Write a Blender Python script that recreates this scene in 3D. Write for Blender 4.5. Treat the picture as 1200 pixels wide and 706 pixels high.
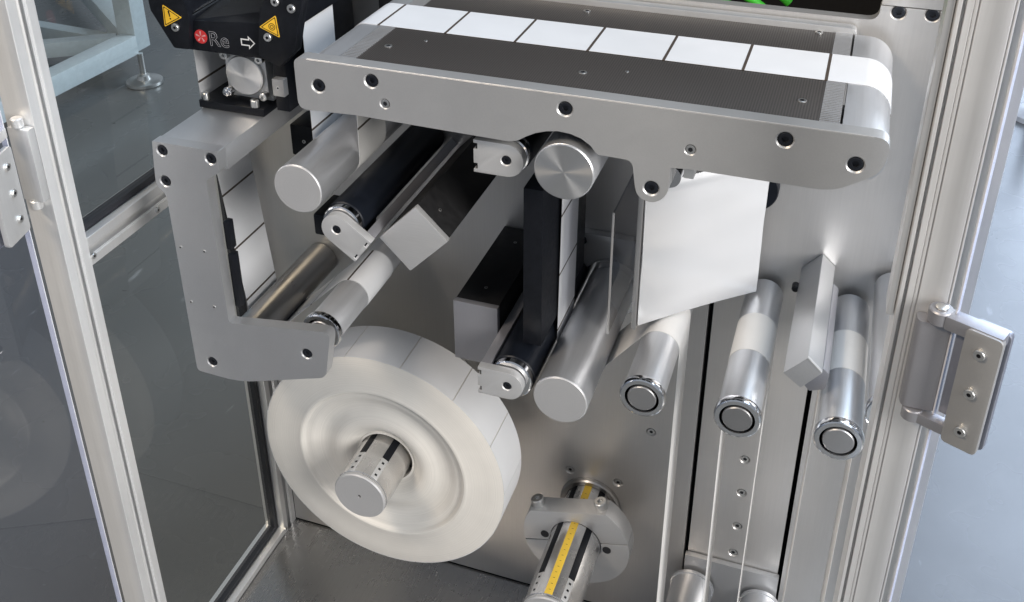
import bpy, bmesh, math, random
from mathutils import Vector, Matrix
random.seed(7)
PI = math.pi
S = bpy.context.scene
for o in list(bpy.data.objects):
    bpy.data.objects.remove(o)
COL = S.collection

# ------------------------------------------------------------------ camera
cam_d = bpy.data.cameras.new('camera')
cam = bpy.data.objects.new('camera', cam_d)
COL.objects.link(cam)
cam.location = (0, -0.905, 1.5)
cam.rotation_euler = (math.radians(63.209), math.radians(0.097), math.radians(19.188))
cam_d.sensor_width = 36
cam_d.lens = 36 * 1205.16 / 1200
cam_d.shift_y = -(353 - 171.3) / 1200
cam_d.clip_start = 0.05
cam_d.clip_end = 200
S.camera = cam

# ------------------------------------------------------------------ world + lamps (indoor hall: skylight and tubes overhead, window on the right)
W = bpy.data.worlds.new('World')
S.world = W
W.use_nodes = True
bg = W.node_tree.nodes['Background']
bg.inputs[0].default_value = (0.80, 0.88, 1.0, 1)
bg.inputs[1].default_value = 0.40

def area(name, loc, target, sx, sy, power, color):
    d = bpy.data.lights.new(name, 'AREA')
    d.shape = 'RECTANGLE'; d.size = sx; d.size_y = sy
    d.energy = power; d.color = color
    o = bpy.data.objects.new(name, d)
    COL.objects.link(o)
    o.location = loc
    o.rotation_euler = (Vector(target) - Vector(loc)).to_track_quat('-Z', 'Y').to_euler()
    return o
area('skylight', (0.9, 0.3, 3.4), (-0.2, -0.1, 1.0), 2.2, 1.6, 46, (0.66, 0.82, 1.0))
area('side_window', (2.0, -1.30, 1.9), (-0.3, 0.0, 0.8), 1.0, 1.3, 98, (1.0, 0.965, 0.92))
area('ceiling_lamp', (-1.5, -1.7, 3.0), (-0.3, 0, 0.8), 0.9, 0.3, 46, (1.0, 0.82, 0.60))
area('hall_window', (2.6, 5.2, 2.9), (1.6, 0.4, 0.3), 3.4, 4.6, 410, (0.78, 0.89, 1.0))
S.view_settings.view_transform = 'Standard'
S.view_settings.look = 'None'
S.view_settings.exposure = 0.10
S.view_settings.gamma = 1.0
S.render.engine = 'CYCLES'

# ------------------------------------------------------------------ materials
def nt(name):
    m = bpy.data.materials.new(name); m.use_nodes = True
    t = m.node_tree
    return m, t, t.nodes['Principled BSDF']

def metal(name, col, rough=0.4, met=0.8, grain=(1, 1, 1), gscale=400, bump=0.04, var=0.10, aniso=None):
    """anodised / brushed metal: fine stretched grain in colour, gloss and relief"""
    m, t, b = nt(name)
    N, L = t.nodes, t.links
    b.inputs['Metallic'].default_value = met
    tc = N.new('ShaderNodeTexCoord'); mp = N.new('ShaderNodeMapping')
    mp.inputs['Scale'].default_value = grain
    L.new(tc.outputs['Object'], mp.inputs[0])
    n1 = N.new('ShaderNodeTexNoise'); n1.inputs['Scale'].default_value = gscale; n1.inputs['Detail'].default_value = 3
    L.new(mp.outputs[0], n1.inputs['Vector'])
    n2 = N.new('ShaderNodeTexNoise'); n2.inputs['Scale'].default_value = 9; n2.inputs['Detail'].default_value = 4
    L.new(tc.outputs['Object'], n2.inputs['Vector'])
    ad = N.new('ShaderNodeMath'); ad.operation = 'ADD'
    L.new(n1.outputs[0], ad.inputs[0]); L.new(n2.outputs[0], ad.inputs[1])
    cr = N.new('ShaderNodeMapRange'); cr.inputs[1].default_value = 0.6; cr.inputs[2].default_value = 1.4
    cr.inputs[3].default_value = 1 - var; cr.inputs[4].default_value = 1 + var
    L.new(ad.outputs[0], cr.inputs[0])
    mx = N.new('ShaderNodeVectorMath'); mx.operation = 'SCALE'
    mx.inputs[0].default_value = col
    L.new(cr.outputs[0], mx.inputs['Scale'])
    L.new(mx.outputs[0], b.inputs['Base Color'])
    rr = N.new('ShaderNodeMapRange'); rr.inputs[1].default_value = 0.6; rr.inputs[2].default_value = 1.4
    rr.inputs[3].default_value = rough * 0.88; rr.inputs[4].default_value = rough * 1.14
    sm = N.new('ShaderNodeTexNoise'); sm.inputs['Scale'].default_value = 38; sm.inputs['Detail'].default_value = 9; sm.inputs['Distortion'].default_value = 1.2
    L.new(tc.outputs['Object'], sm.inputs['Vector'])
    sr = N.new('ShaderNodeMapRange'); sr.inputs[1].default_value = 0.35; sr.inputs[2].default_value = 0.7; sr.inputs[3].default_value = 1.0 if aniso else 0.95; sr.inputs[4].default_value = 1.0 if aniso else 1.07
    L.new(sm.outputs[0], sr.inputs[0])
    ms = N.new('ShaderNodeMath'); ms.operation = 'MULTIPLY'
    L.new(ad.outputs[0], rr.inputs[0]); L.new(rr.outputs[0], ms.inputs[0]); L.new(sr.outputs[0], ms.inputs[1]); L.new(ms.outputs[0], b.inputs['Roughness'])
    bp = N.new('ShaderNodeBump'); bp.inputs['Strength'].default_value = bump; bp.inputs['Distance'].default_value = 0.001
    L.new(n1.outputs[0], bp.inputs['Height']); L.new(bp.outputs[0], b.inputs['Normal'])
    if aniso:
        b.inputs['Anisotropic'].default_value = aniso
        tg = N.new('ShaderNodeTangent'); tg.direction_type = 'RADIAL'; tg.axis = 'Y'
        L.new(tg.outputs[0], b.inputs['Tangent'])
    return m

def plain(name, col, rough=0.5, met=0.0, spec=0.5, var=0.06, scale=60, bump=0.0):
    m, t, b = nt(name)
    N, L = t.nodes, t.links
    b.inputs['Metallic'].default_value = met
    b.inputs['Specular IOR Level'].default_value = spec
    tc = N.new('ShaderNodeTexCoord')
    n = N.new('ShaderNodeTexNoise'); n.inputs['Scale'].default_value = scale; n.inputs['Detail'].default_value = 5
    L.new(tc.outputs['Object'], n.inputs['Vector'])
    cr = N.new('ShaderNodeMapRange'); cr.inputs[1].default_value = 0.3; cr.inputs[2].default_value = 0.7
    cr.inputs[3].default_value = 1 - var; cr.inputs[4].default_value = 1 + var
    L.new(n.outputs[0], cr.inputs[0])
    mx = N.new('ShaderNodeVectorMath'); mx.operation = 'SCALE'; mx.inputs[0].default_value = col
    L.new(cr.outputs[0], mx.inputs['Scale']); L.new(mx.outputs[0], b.inputs['Base Color'])
    rr = N.new('ShaderNodeMapRange'); rr.inputs[1].default_value = 0.3; rr.inputs[2].default_value = 0.7
    rr.inputs[3].default_value = rough * 0.9; rr.inputs[4].default_value = min(1, rough * 1.12)
    L.new(n.outputs[0], rr.inputs[0]); L.new(rr.outputs[0], b.inputs['Roughness'])
    if bump:
        bp = N.new('ShaderNodeBump'); bp.inputs['Strength'].default_value = bump; bp.inputs['Distance'].default_value = 0.001
        L.new(n.outputs[0], bp.inputs['Height']); L.new(bp.outputs[0], b.inputs['Normal'])
    return m

def glass(name, tint, base=0.04, rough=0.0):
    m, t, b = nt(name)
    N, L = t.nodes, t.links
    tr = N.new('ShaderNodeBsdfTransparent'); tr.inputs[0].default_value = (*tint, 1)
    gl = N.new('ShaderNodeBsdfGlossy'); gl.inputs['Roughness'].default_value = rough
    gl.inputs['Color'].default_value = (1, 1, 1, 1)
    fr = N.new('ShaderNodeFresnel'); fr.inputs['IOR'].default_value = 1.45
    mx = N.new('ShaderNodeMixShader')
    ge = N.new('ShaderNodeNewGeometry')
    iv = N.new('ShaderNodeMath'); iv.operation = 'SUBTRACT'; iv.inputs[0].default_value = 1.0
    L.new(ge.outputs['Backfacing'], iv.inputs[1])
    ml = N.new('ShaderNodeMath'); ml.operation = 'MULTIPLY'
    L.new(fr.outputs[0], ml.inputs[0]); L.new(iv.outputs[0], ml.inputs[1])
    L.new(ml.outputs[0], mx.inputs[0]); L.new(tr.outputs[0], mx.inputs[1]); L.new(gl.outputs[0], mx.inputs[2])
    out = [n for n in N if n.type == 'OUTPUT_MATERIAL'][0]
    L.new(mx.outputs[0], out.inputs[0])
    return m

M = {}
M['plate'] = metal('anodised_plate', (0.52, 0.52, 0.52), 0.42, 0.65, (1, 1, 1), 900, 0.05, 0.05)
M['plate2'] = metal('anodised_bracket', (0.54, 0.545, 0.555), 0.38, 0.78, (1, 1, 1), 900, 0.05, 0.05)
M['wall'] = metal('brushed_back_plate', (0.58, 0.57, 0.56), 0.39, 0.72, (1.0, 1, 0.02), 700, 0.03, 0.05)
M['roller'] = metal('satin_roller', (0.62, 0.63, 0.65), 0.40, 0.75, (1, 0.03, 1), 900, 0.03, 0.04)
M['rollerface'] = metal('roller_face', (0.54, 0.54, 0.545), 0.50, 0.55, (1, 1, 1), 900, 0.03, 0.03)
M['dull'] = metal('dull_steel_roller', (0.38, 0.37, 0.36), 0.30, 0.95, (1, 0.03, 1), 900, 0.03, 0.05)
M['chrome'] = metal('polished_steel', (0.70, 0.70, 0.71), 0.12, 1.0, (1, 1, 1), 500, 0.01, 0.04)
M['turned'] = metal('turned_aluminium', (0.72, 0.71, 0.70), 0.32, 0.95, (1, 1, 1), 700, 0.0, 0.01, aniso=0.88)
M['shaft'] = metal('shaft_steel', (0.70, 0.69, 0.68), 0.26, 0.9, (1, 1, 1), 25, 0.0, 0.01)
M['brushed'] = metal('brushed_end_face', (0.70, 0.70, 0.70), 0.40, 0.65, (0.05, 1, 1), 900, 0.05, 0.06)
M['clamp'] = metal('bead_blasted_aluminium', (0.62, 0.62, 0.62), 0.5, 0.6, (1, 1, 1), 1200, 0.08, 0.05)
M['profile'] = metal('extruded_profile', (0.78, 0.78, 0.78), 0.36, 0.7, (1, 1, 0.02), 500, 0.02, 0.04)
M['profile_tan'] = metal('extruded_profile_front', (0.74, 0.74, 0.74), 0.42, 0.55, (1, 1, 0.02), 500, 0.02, 0.04)
M['hinge'] = metal('hinge_zinc', (0.34, 0.34, 0.365), 0.42, 0.6, (1, 1, 1), 900, 0.05, 0.05)
M['bed'] = None
M['black'] = plain('black_anodised', (0.007, 0.008, 0.011), 0.40, 0.0, 0.22, 0.2, 200)
M['rubber'] = plain('black_rubber', (0.007, 0.009, 0.014), 0.40, 0.0, 0.24, 0.2, 60, 0.02)
M['blackbox'] = plain('black_coated_box', (0.013, 0.013, 0.014), 0.55, 0.0, 0.35, 0.2, 120)
M['void'] = plain('dark_interior', (0.006, 0.006, 0.008), 0.8)
M['bolt'] = plain('black_oxide_bolt', (0.012, 0.014, 0.02), 0.33, 0.3, 0.6, 0.2, 300)
M['steel'] = metal('zinc_screw', (0.60, 0.60, 0.59), 0.3, 0.9, (1, 1, 1), 900, 0.03, 0.08)
M['label'] = plain('white_label_paper', (0.68, 0.69, 0.71), 0.42, 0.0, 0.45, 0.015, 40)
M['sheet'] = plain('white_satin_sheet', (0.62, 0.625, 0.635), 0.24, 0.15, 0.6, 0.005, 8)
M['hub'] = metal('hub_steel', (0.36, 0.36, 0.365), 0.42, 0.8, (1, 1, 1), 900, 0.03, 0.04)
M['clampgrey'] = metal('grey_clamp_plate', (0.43, 0.425, 0.42), 0.45, 0.6, (1, 1, 1), 900, 0.05, 0.05)
M['liner'] = plain('web_liner', (0.74, 0.73, 0.71), 0.42, 0.0, 0.4, 0.03, 40)
M['linerdark'] = plain('web_gap', (0.06, 0.045, 0.035), 0.6)
M['rollpaper'] = plain('wound_paper_edge', (0.69, 0.665, 0.62), 0.85, 0.0, 0.12, 0.03, 30)
M['yellow'] = plain('yellow_rule', (0.74, 0.50, 0.06), 0.45)
M['warn'] = plain('warning_yellow', (0.80, 0.47, 0.03), 0.4)
M['red'] = plain('logo_red', (0.55, 0.03, 0.03), 0.45)
M['print'] = plain('pale_print', (0.45, 0.45, 0.47), 0.5)
M['printwhite'] = plain('white_print', (0.75, 0.75, 0.75), 0.5)
M['tray'] = metal('cabinet_floor_steel', (0.30, 0.295, 0.29), 0.28, 0.8, (1, 0.03, 1), 500, 0.03, 0.06)
M['paint'] = plain('pale_blue_paint', (0.52, 0.58, 0.60), 0.4)
M['hose'] = plain('green_hose', (0.06, 0.50, 0.04), 0.35)
M['gasket'] = plain('black_gasket', (0.012, 0.013, 0.017), 0.5)
M['glass'] = glass('safety_glass', (0.92, 0.94, 0.94))
M['acrylic'] = glass('door_acrylic', (0.88, 0.90, 0.95))
M['smoke'] = glass('smoked_acrylic', (0.62, 0.63, 0.66))
M['edge'] = plain('acrylic_edge', (0.62, 0.62, 0.66), 0.25)

def add_rings(m, freq, strength, colour=0.0, dist=0.0006):
    """concentric turning / winding rings about the middle of the part (axis Y)"""
    t = m.node_tree; N, L = t.nodes, t.links; b = N['Principled BSDF']
    tc = N.new('ShaderNodeTexCoord'); sp = N.new('ShaderNodeSeparateXYZ'); L.new(tc.outputs['Generated'], sp.inputs[0])
    def sq(o):
        a = N.new('ShaderNodeMath'); a.operation = 'SUBTRACT'; a.inputs[1].default_value = 0.5; L.new(o, a.inputs[0])
        p = N.new('ShaderNodeMath'); p.operation = 'MULTIPLY'; L.new(a.outputs[0], p.inputs[0]); L.new(a.outputs[0], p.inputs[1]); return p.outputs[0]
    ad = N.new('ShaderNodeMath'); ad.operation = 'ADD'; L.new(sq(sp.outputs[0]), ad.inputs[0]); L.new(sq(sp.outputs[2]), ad.inputs[1])
    rt = N.new('ShaderNodeMath'); rt.operation = 'SQRT'; L.new(ad.outputs[0], rt.inputs[0])
    no = N.new('ShaderNodeTexNoise'); no.noise_dimensions = '1D'; no.inputs['Scale'].default_value = freq; no.inputs['Detail'].default_value = 4
    L.new(rt.outputs[0], no.inputs['W'])
    bp = N.new('ShaderNodeBump'); bp.inputs['Strength'].default_value = strength; bp.inputs['Distance'].default_value = dist
    L.new(no.outputs[0], bp.inputs['Height'])
    old = b.inputs['Normal'].links
    if old: L.new(old[0].from_socket, bp.inputs['Normal'])
    L.new(bp.outputs[0], b.inputs['Normal'])
    if colour:
        mr = N.new('ShaderNodeMapRange'); mr.inputs[1].default_value = 0.3; mr.inputs[2].default_value = 0.7; mr.inputs[3].default_value = 1 - colour; mr.inputs[4].default_value = 1 + colour
        L.new(no.outputs[0], mr.inputs[0])
        sc = N.new('ShaderNodeVectorMath'); sc.operation = 'SCALE'
        L.new(b.inputs['Base Color'].links[0].from_socket, sc.inputs[0]); L.new(mr.outputs[0], sc.inputs['Scale']); L.new(sc.outputs[0], b.inputs['Base Color'])
add_rings(M['rollpaper'], 260, 0.16, 0.045)
add_rings(M['rollerface'], 60, 0.10, 0.03)
def floor_mat():
    m, t, b = nt('epoxy_floor')
    N, L = t.nodes, t.links
    tc = N.new('ShaderNodeTexCoord')
    n = N.new('ShaderNodeTexNoise'); n.inputs['Scale'].default_value = 1.6; n.inputs['Detail'].default_value = 8
    L.new(tc.outputs['Object'], n.inputs['Vector'])
    cr = N.new('ShaderNodeValToRGB')
    cr.color_ramp.elements[0].position = 0.3; cr.color_ramp.elements[0].color = (0.128, 0.132, 0.132, 1)
    cr.color_ramp.elements[1].position = 0.7; cr.color_ramp.elements[1].color = (0.152, 0.156, 0.156, 1)
    L.new(n.outputs[0], cr.inputs[0])
    # sparse pale scuffs
    v = N.new('ShaderNodeTexNoise'); v.inputs['Scale'].default_value = 26; v.inputs['Detail'].default_value = 6
    mp = N.new('ShaderNodeMapping'); mp.inputs['Scale'].default_value = (1, 0.25, 1); mp.inputs['Rotation'].default_value = (0, 0, 0.7)
    L.new(tc.outputs['Object'], mp.inputs[0]); L.new(mp.outputs[0], v.inputs['Vector'])
    r2 = N.new('ShaderNodeMapRange'); r2.inputs[1].default_value = 0.66; r2.inputs[2].default_value = 0.76
    L.new(v.outputs[0], r2.inputs[0])
    mx = N.new('ShaderNodeMixRGB'); mx.inputs[2].default_value = (0.32, 0.33, 0.34, 1)
    L.new(r2.outputs[0], mx.inputs[0]); L.new(cr.outputs[0], mx.inputs[1])
    L.new(mx.outputs[0], b.inputs['Base Color'])
    b.inputs['Roughness'].default_value = 0.33
    n3 = N.new('ShaderNodeTexNoise'); n3.inputs['Scale'].default_value = 5; n3.inputs['Detail'].default_value = 3
    L.new(tc.outputs['Object'], n3.inputs['Vector'])
    r3 = N.new('ShaderNodeMapRange'); r3.inputs[3].default_value = 0.18; r3.inputs[4].default_value = 0.36
    L.new(n3.outputs[0], r3.inputs[0]); L.new(r3.outputs[0], b.inputs['Roughness'])
    bp = N.new('ShaderNodeBump'); bp.inputs['Strength'].default_value = 0.08; bp.inputs['Distance'].default_value = 0.004
    L.new(n3.outputs[0], bp.inputs['Height']); L.new(bp.outputs[0], b.inputs['Normal'])
    return m
M['floor'] = floor_mat()

def bed_mat():
    """dark belt bed with a fine field of vacuum holes"""
    m, t, b = nt('perforated_belt_bed')
    N, L = t.nodes, t.links
    tc = N.new('ShaderNodeTexCoord')
    mp = N.new('ShaderNodeMapping'); mp.inputs['Scale'].default_value = (480, 480, 480)
    L.new(tc.outputs['Object'], mp.inputs[0])
    sep = N.new('ShaderNodeSeparateXYZ'); L.new(mp.outputs[0], sep.inputs[0])
    def wave(o):
        s = N.new('ShaderNodeMath'); s.operation = 'SINE'
        k = N.new('ShaderNodeMath'); k.operation = 'MULTIPLY'; k.inputs[1].default_value = PI * 1.0
        L.new(o, k.inputs[0]); L.new(k.outputs[0], s.inputs[0]); return s.outputs[0]
    ml = N.new('ShaderNodeMath'); ml.operation = 'MULTIPLY'
    L.new(wave(sep.outputs[0]), ml.inputs[0]); L.new(wave(sep.outputs[1]), ml.inputs[1])
    ab = N.new('ShaderNodeMath'); ab.operation = 'ABSOLUTE'; L.new(ml.outputs[0], ab.inputs[0])
    r = N.new('ShaderNodeMapRange'); r.inputs[1].default_value = 0.45; r.inputs[2].default_value = 0.85
    L.new(ab.outputs[0], r.inputs[0])
    mx = N.new('ShaderNodeMixRGB'); mx.inputs[1].default_value = (0.105, 0.096, 0.090, 1); mx.inputs[2].default_value = (0.020, 0.018, 0.018, 1)
    L.new(r.outputs[0], mx.inputs[0]); L.new(mx.outputs[0], b.inputs['Base Color'])
    b.inputs['Metallic'].default_value = 0.5
    b.inputs['Roughness'].default_value = 0.42
    bp = N.new('ShaderNodeBump'); bp.inputs['Strength'].default_value = 0.25; bp.inputs['Distance'].default_value = 0.0006; bp.invert = True
    L.new(r.outputs[0], bp.inputs['Height']); L.new(bp.outputs[0], b.inputs['Normal'])
    return m
M['bed'] = bed_mat()

# ------------------------------------------------------------------ mesh helpers
def link(name, me, mat, parent=None):
    o = bpy.data.objects.new(name, me)
    COL.objects.link(o)
    if mat is not None:
        me.materials.clear(); me.materials.append(mat)
    if parent is not None:
        o.parent = parent
        o.matrix_parent_inverse = Matrix.Translation(-Vector(parent.location))
    return o

def finish(bm, name, mat, parent=None, bevel=0.0, seg=2, smooth=True, ang=35):
    bmesh.ops.recalc_face_normals(bm, faces=bm.faces)
    if bevel > 0:
        es = [e for e in bm.edges if len(e.link_faces) == 2 and e.calc_face_angle(0) > math.radians(40)]
        bmesh.ops.bevel(bm, geom=es, offset=bevel, segments=seg, affect='EDGES', profile=0.6, clamp_overlap=True)
    me = bpy.data.meshes.new(name)
    if smooth:
        for f in bm.faces: f.smooth = True
        for e in bm.edges:
            if len(e.link_faces) == 2 and e.calc_face_angle(0) > math.radians(ang): e.smooth = False
    bm.to_mesh(me); bm.free()
    return link(name, me, mat, parent)

def add_box(bm, x0, x1, y0, y1, z0, z1):
    vs = [bm.verts.new((x, y, z)) for x in (x0, x1) for y in (y0, y1) for z in (z0, z1)]
    for q in ((0,1,3,2),(4,6,7,5),(0,4,5,1),(2,3,7,6),(0,2,6,4),(1,5,7,3)):
        bm.faces.new([vs[i] for i in q])

def box(name, mat, parent, x0, x1, y0, y1, z0, z1, bevel=0.0006):
    bm = bmesh.new(); add_box(bm, x0, x1, y0, y1, z0, z1)
    return finish(bm, name, mat, parent, bevel)

def add_prism(bm, pts, y0, y1, ax='Y'):
    def P(a, b, d):
        return {'Y': (a, d, b), 'X': (d, a, b), 'Z': (a, b, d)}[ax]
    n = len(pts)
    A = [bm.verts.new(P(a, b, y0)) for a, b in pts]
    B = [bm.verts.new(P(a, b, y1)) for a, b in pts]
    bm.faces.new(A); bm.faces.new(B[::-1])
    for i in range(n):
        j = (i + 1) % n
        bm.faces.new((A[i], B[i], B[j], A[j]))

def prism(name, mat, parent, pts, y0, y1, ax='Y', bevel=0.0006, ang=35):
    bm = bmesh.new(); add_prism(bm, pts, y0, y1, ax)
    return finish(bm, name, mat, parent, bevel, ang=ang)

def rounded(pts, r, n=5):
    """round the corners of a polygon; r is one radius or one per corner"""
    out = []
    N = len(pts)
    for i in range(N):
        p = Vector(pts[i]); a = Vector(pts[i - 1]); b = Vector(pts[(i + 1) % N])
        ri = r[i] if isinstance(r, (list, tuple)) else r
        u = (a - p); v = (b - p)
        if ri <= 0 or u.length < 1e-6 or v.length < 1e-6:
            out.append(tuple(p)); continue
        t = min(ri, u.length * 0.48, v.length * 0.48)
        p0 = p + u.normalized() * t; p1 = p + v.normalized() * t
        for k in range(n + 1):
            s = k / n
            q = p0 * (1 - s) ** 2 + p * 2 * s * (1 - s) + p1 * s ** 2
            out.append(tuple(q))
    return out

def add_lathe(bm, prof, cx, cz, n=48, cap0=True, cap1=True):
    """revolve (radius, y) pairs about an axis along Y through (cx, cz)"""
    rings = []
    for r, y in prof:
        if r < 1e-6:
            rings.append([bm.verts.new((cx, y, cz))])
        else:
            rings.append([bm.verts.new((cx + r * math.cos(2*PI*k/n), y, cz + r * math.sin(2*PI*k/n))) for k in range(n)])
    for a, b in zip(rings, rings[1:]):
        for k in range(n):
            k2 = (k + 1) % n
            if len(a) == 1: bm.faces.new((a[0], b[k], b[k2]))
            elif len(b) == 1: bm.faces.new((a[k], b[0], a[k2]))
            else: bm.faces.new((a[k], b[k], b[k2], a[k2]))
    if cap0 and len(rings[0]) > 1: bm.faces.new(rings[0])
    if cap1 and len(rings[-1]) > 1: bm.faces.new(rings[-1])

def lathe(name, mat, parent, prof, cx, cz, n=48, ang=30, cap0=True, cap1=True):
    bm = bmesh.new(); add_lathe(bm, prof, cx, cz, n, cap0, cap1)
    return finish(bm, name, mat, parent, 0, ang=ang)

def tube(name, mat, parent, pts, r, n=10, ang=60):
    bm = bmesh.new()
    pts = [Vector(p) for p in pts]
    prev = None; up = Vector((0.13, 0.21, 1)).normalized()
    rings = []
    for i, p in enumerate(pts):
        d = (pts[min(i + 1, len(pts) - 1)] - pts[max(i - 1, 0)]).normalized()
        s = d.cross(up).normalized(); u = s.cross(d).normalized()
        rings.append([bm.verts.new(p + s * r * math.cos(2*PI*k/n) + u * r * math.sin(2*PI*k/n)) for k in range(n)])
    for a, b in zip(rings, rings[1:]):
        for k in range(n):
            bm.faces.new((a[k], a[(k+1) % n], b[(k+1) % n], b[k]))
    bm.faces.new(rings[0]); bm.faces.new(rings[-1])
    return finish(bm, name, mat, parent, 0, ang=ang)

def beam(name, mat, parent, p0, p1, w, h, bevel=0.003):
    """square tube between two points, h measured along world Z"""
    p0 = Vector(p0); p1 = Vector(p1); d = (p1 - p0).normalized()
    up = Vector((0, 0, 1)) if abs(d.z) < 0.9 else Vector((0, 1, 0))
    s = d.cross(up).normalized() * w / 2; u = s.cross(d).normalized() * h / 2
    bm = bmesh.new()
    A = [bm.verts.new(p0 + s*a + u*b) for a, b in ((-1,-1),(1,-1),(1,1),(-1,1))]
    B = [bm.verts.new(p1 + s*a + u*b) for a, b in ((-1,-1),(1,-1),(1,1),(-1,1))]
    bm.faces.new(A); bm.faces.new(B[::-1])
    for i in range(4):
        j = (i + 1) % 4
        bm.faces.new((A[i], B[i], B[j], A[j]))
    return finish(bm, name, mat, parent, bevel)

def thing(name, label, cat, loc=(0, 0, 0), group=None):
    o = bpy.data.objects.new(name, None); COL.objects.link(o)
    o.location = loc; o.empty_display_size = 0.02
    return tag(o, label, cat, group)

def tag(o, label, cat, group=None):
    o['label'] = label; o['category'] = cat
    if group: o['group'] = group
    return o

def structure(o):
    o['kind'] = 'structure'; return o

def cut(o, cutter_bm):
    """subtract a cutter mesh and bake the result"""
    bmesh.ops.recalc_face_normals(cutter_bm, faces=cutter_bm.faces)
    me = bpy.data.meshes.new('cutter'); cutter_bm.to_mesh(me); cutter_bm.free()
    c = bpy.data.objects.new('cutter', me); COL.objects.link(c)
    md = o.modifiers.new('cut', 'BOOLEAN'); md.operation = 'DIFFERENCE'; md.solver = 'EXACT'; md.object = c
    dg = bpy.context.evaluated_depsgraph_get()
    new = bpy.data.meshes.new_from_object(o.evaluated_get(dg))
    o.modifiers.clear()
    old = o.data; o.data = new; new.name = old.name
    bpy.data.objects.remove(c)
    b = bmesh.new(); b.from_mesh(new)
    for f in b.faces: f.smooth = True
    for e in b.edges: e.smooth = not (len(e.link_faces) == 2 and e.calc_face_angle(0) > math.radians(30))
    b.to_mesh(new); b.free()

# ------------------------------------------------------------------ screws (shared meshes)
def screw_mesh(name, r, h, hexr, depth, csk=False):
    bm = bmesh.new(); n = 24
    def hx(a, R):
        a = (a + 0.2) % (PI / 3) - PI / 6
        return R * math.cos(PI / 6) / math.cos(a)
    def ring(f, y):
        return [bm.verts.new((f(2*PI*k/n) * math.cos(2*PI*k/n), y, f(2*PI*k/n) * math.sin(2*PI*k/n))) for k in range(n)]
    R = [ring(lambda a: r, 0.0008), ring(lambda a: r, -h * 0.8), ring(lambda a: r * 0.9, -h),
         ring(lambda a: hx(a, hexr), -h), ring(lambda a: hx(a, hexr), -h + depth)]
    for a, b in zip(R, R[1:]):
        for k in range(n): bm.faces.new((a[k], a[(k+1) % n], b[(k+1) % n], b[k]))
    bm.faces.new(R[-1]); bm.faces.new(R[0])
    bm.faces.ensure_lookup_table()
    for f in list(bm.faces)[3 * n:4 * n + 1]: f.material_index = 1  # socket faces coloured black to stand for the shade in the recess
    bmesh.ops.recalc_face_normals(bm, faces=bm.faces)
    me = bpy.data.meshes.new(name)
    for f in bm.faces: f.smooth = False
    bm.to_mesh(me); bm.free()
    return me
SM_CAP = screw_mesh('cap_screw', 0.0049, 0.0012, 0.0026, 0.0028)
SM_CAP.materials.append(M['bolt']); SM_CAP.materials.append(M['gasket'])
SM_CSK = screw_mesh('countersunk_screw', 0.0036, 0.0007, 0.0020, 0.0006)
SM_CSK.materials.append(M['steel']); SM_CSK.materials.append(M['gasket'])
SM_PAN = screw_mesh('pan_screw', 0.0034, 0.0022, 0.0014, 0.0012)
SM_PAN.materials.append(M['steel']); SM_PAN.materials.append(M['gasket'])
SM_TINY = screw_mesh('set_screw', 0.0017, 0.0005, 0.0010, 0.0004)
SM_TINY.materials.append(M['steel']); SM_TINY.materials.append(M['gasket'])

def screw(me, parent, x, y, z, s=1.0, face='front'):
    o = bpy.data.objects.new('screw', me); COL.objects.link(o)
    o.parent = parent; o.matrix_parent_inverse = Matrix.Translation(-Vector(parent.location))
    o.location = (x, y, z); o.scale = (s, s, s)
    r = random.uniform(0, 1.0)
    if face == 'front': o.rotation_euler = (0, r, 0)
    elif face == 'top': o.rotation_euler = (-PI / 2, 0, r)
    elif face == 'right': o.rotation_euler = (0, r, PI / 2)
    return o

def washer(parent, mat, x, y, z, r0, r1, t=0.0006):
    return lathe('washer', mat, parent, [(r0, y), (r0, y - t), (r1, y - t), (r1, y)], x, z, 24, cap0=False, cap1=False)

ZT = 1.1854          # top of the conveyor
YF = -0.2225         # front face of the conveyor and of the bracket
W0, W1 = -0.128, -0.0695   # front and rear edge of the label web

# ================================================================== SETTING
structure(box('factory_floor', M['floor'], None, -30, 30, -20, 30, -0.06, 0.0, 0))

# rear cabinet: black box behind the back plate
bm = bmesh.new()
add_box(bm, -0.66, 0.12, 0.30, 1.20, 0.0, 1.75)  # unseen body, extended backwards so its shadow falls on the left floor
add_box(bm, -0.66, -0.65, 0.014, 0.30, 0.0, 1.75)
add_box(bm, 0.12, 0.13, 0.014, 0.30, 0.0, 1.75)
add_box(bm, -0.65, 0.12, 0.014, 0.30, 0.0, 0.30)
structure(finish(bm, 'cabinet_interior', M['void'], None))

# back plate with dancer slots and window
bp = thing('back_plate', 'large brushed aluminium back plate that all the rollers stand out from', 'panel', (-0.28, 0, 0.37))
wall = box('plate', M['wall'], bp, -0.6415, 0.112, 0.0, 0.012, 0.372, 1.2075, 0.0004)
cb = bmesh.new()
add_box(cb, -0.0975, -0.0925, -0.02, 0.03, 0.30, 0.93)
add_box(cb, 0.0130, 0.0180, -0.02, 0.03, 0.30, 0.90)
add_prism(cb, rounded([(-0.43, 1.1935), (0.022, 1.1935), (0.022, 1.30), (-0.43, 1.30)], [0, 0.010, 0, 0]), -0.02, 0.03)
WALL_CSK = [(-0.1478, 0.6762), (-0.2422, 0.5888), (-0.1828, 0.5874), (-0.0407, 0.6683), (-0.0396, 0.6184), (-0.0394, 0.5663), (-0.0402, 0.5229)]
WALL_CAP = [(0.0371, 1.2027), (0.0646, 1.2035)]
for q in WALL_CSK: add_lathe(cb, [(0.0060, -0.002), (0.0060, 0.0), (0.0045, 0.0022), (0.0045, 0.004)], q[0], q[1], 24)
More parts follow.
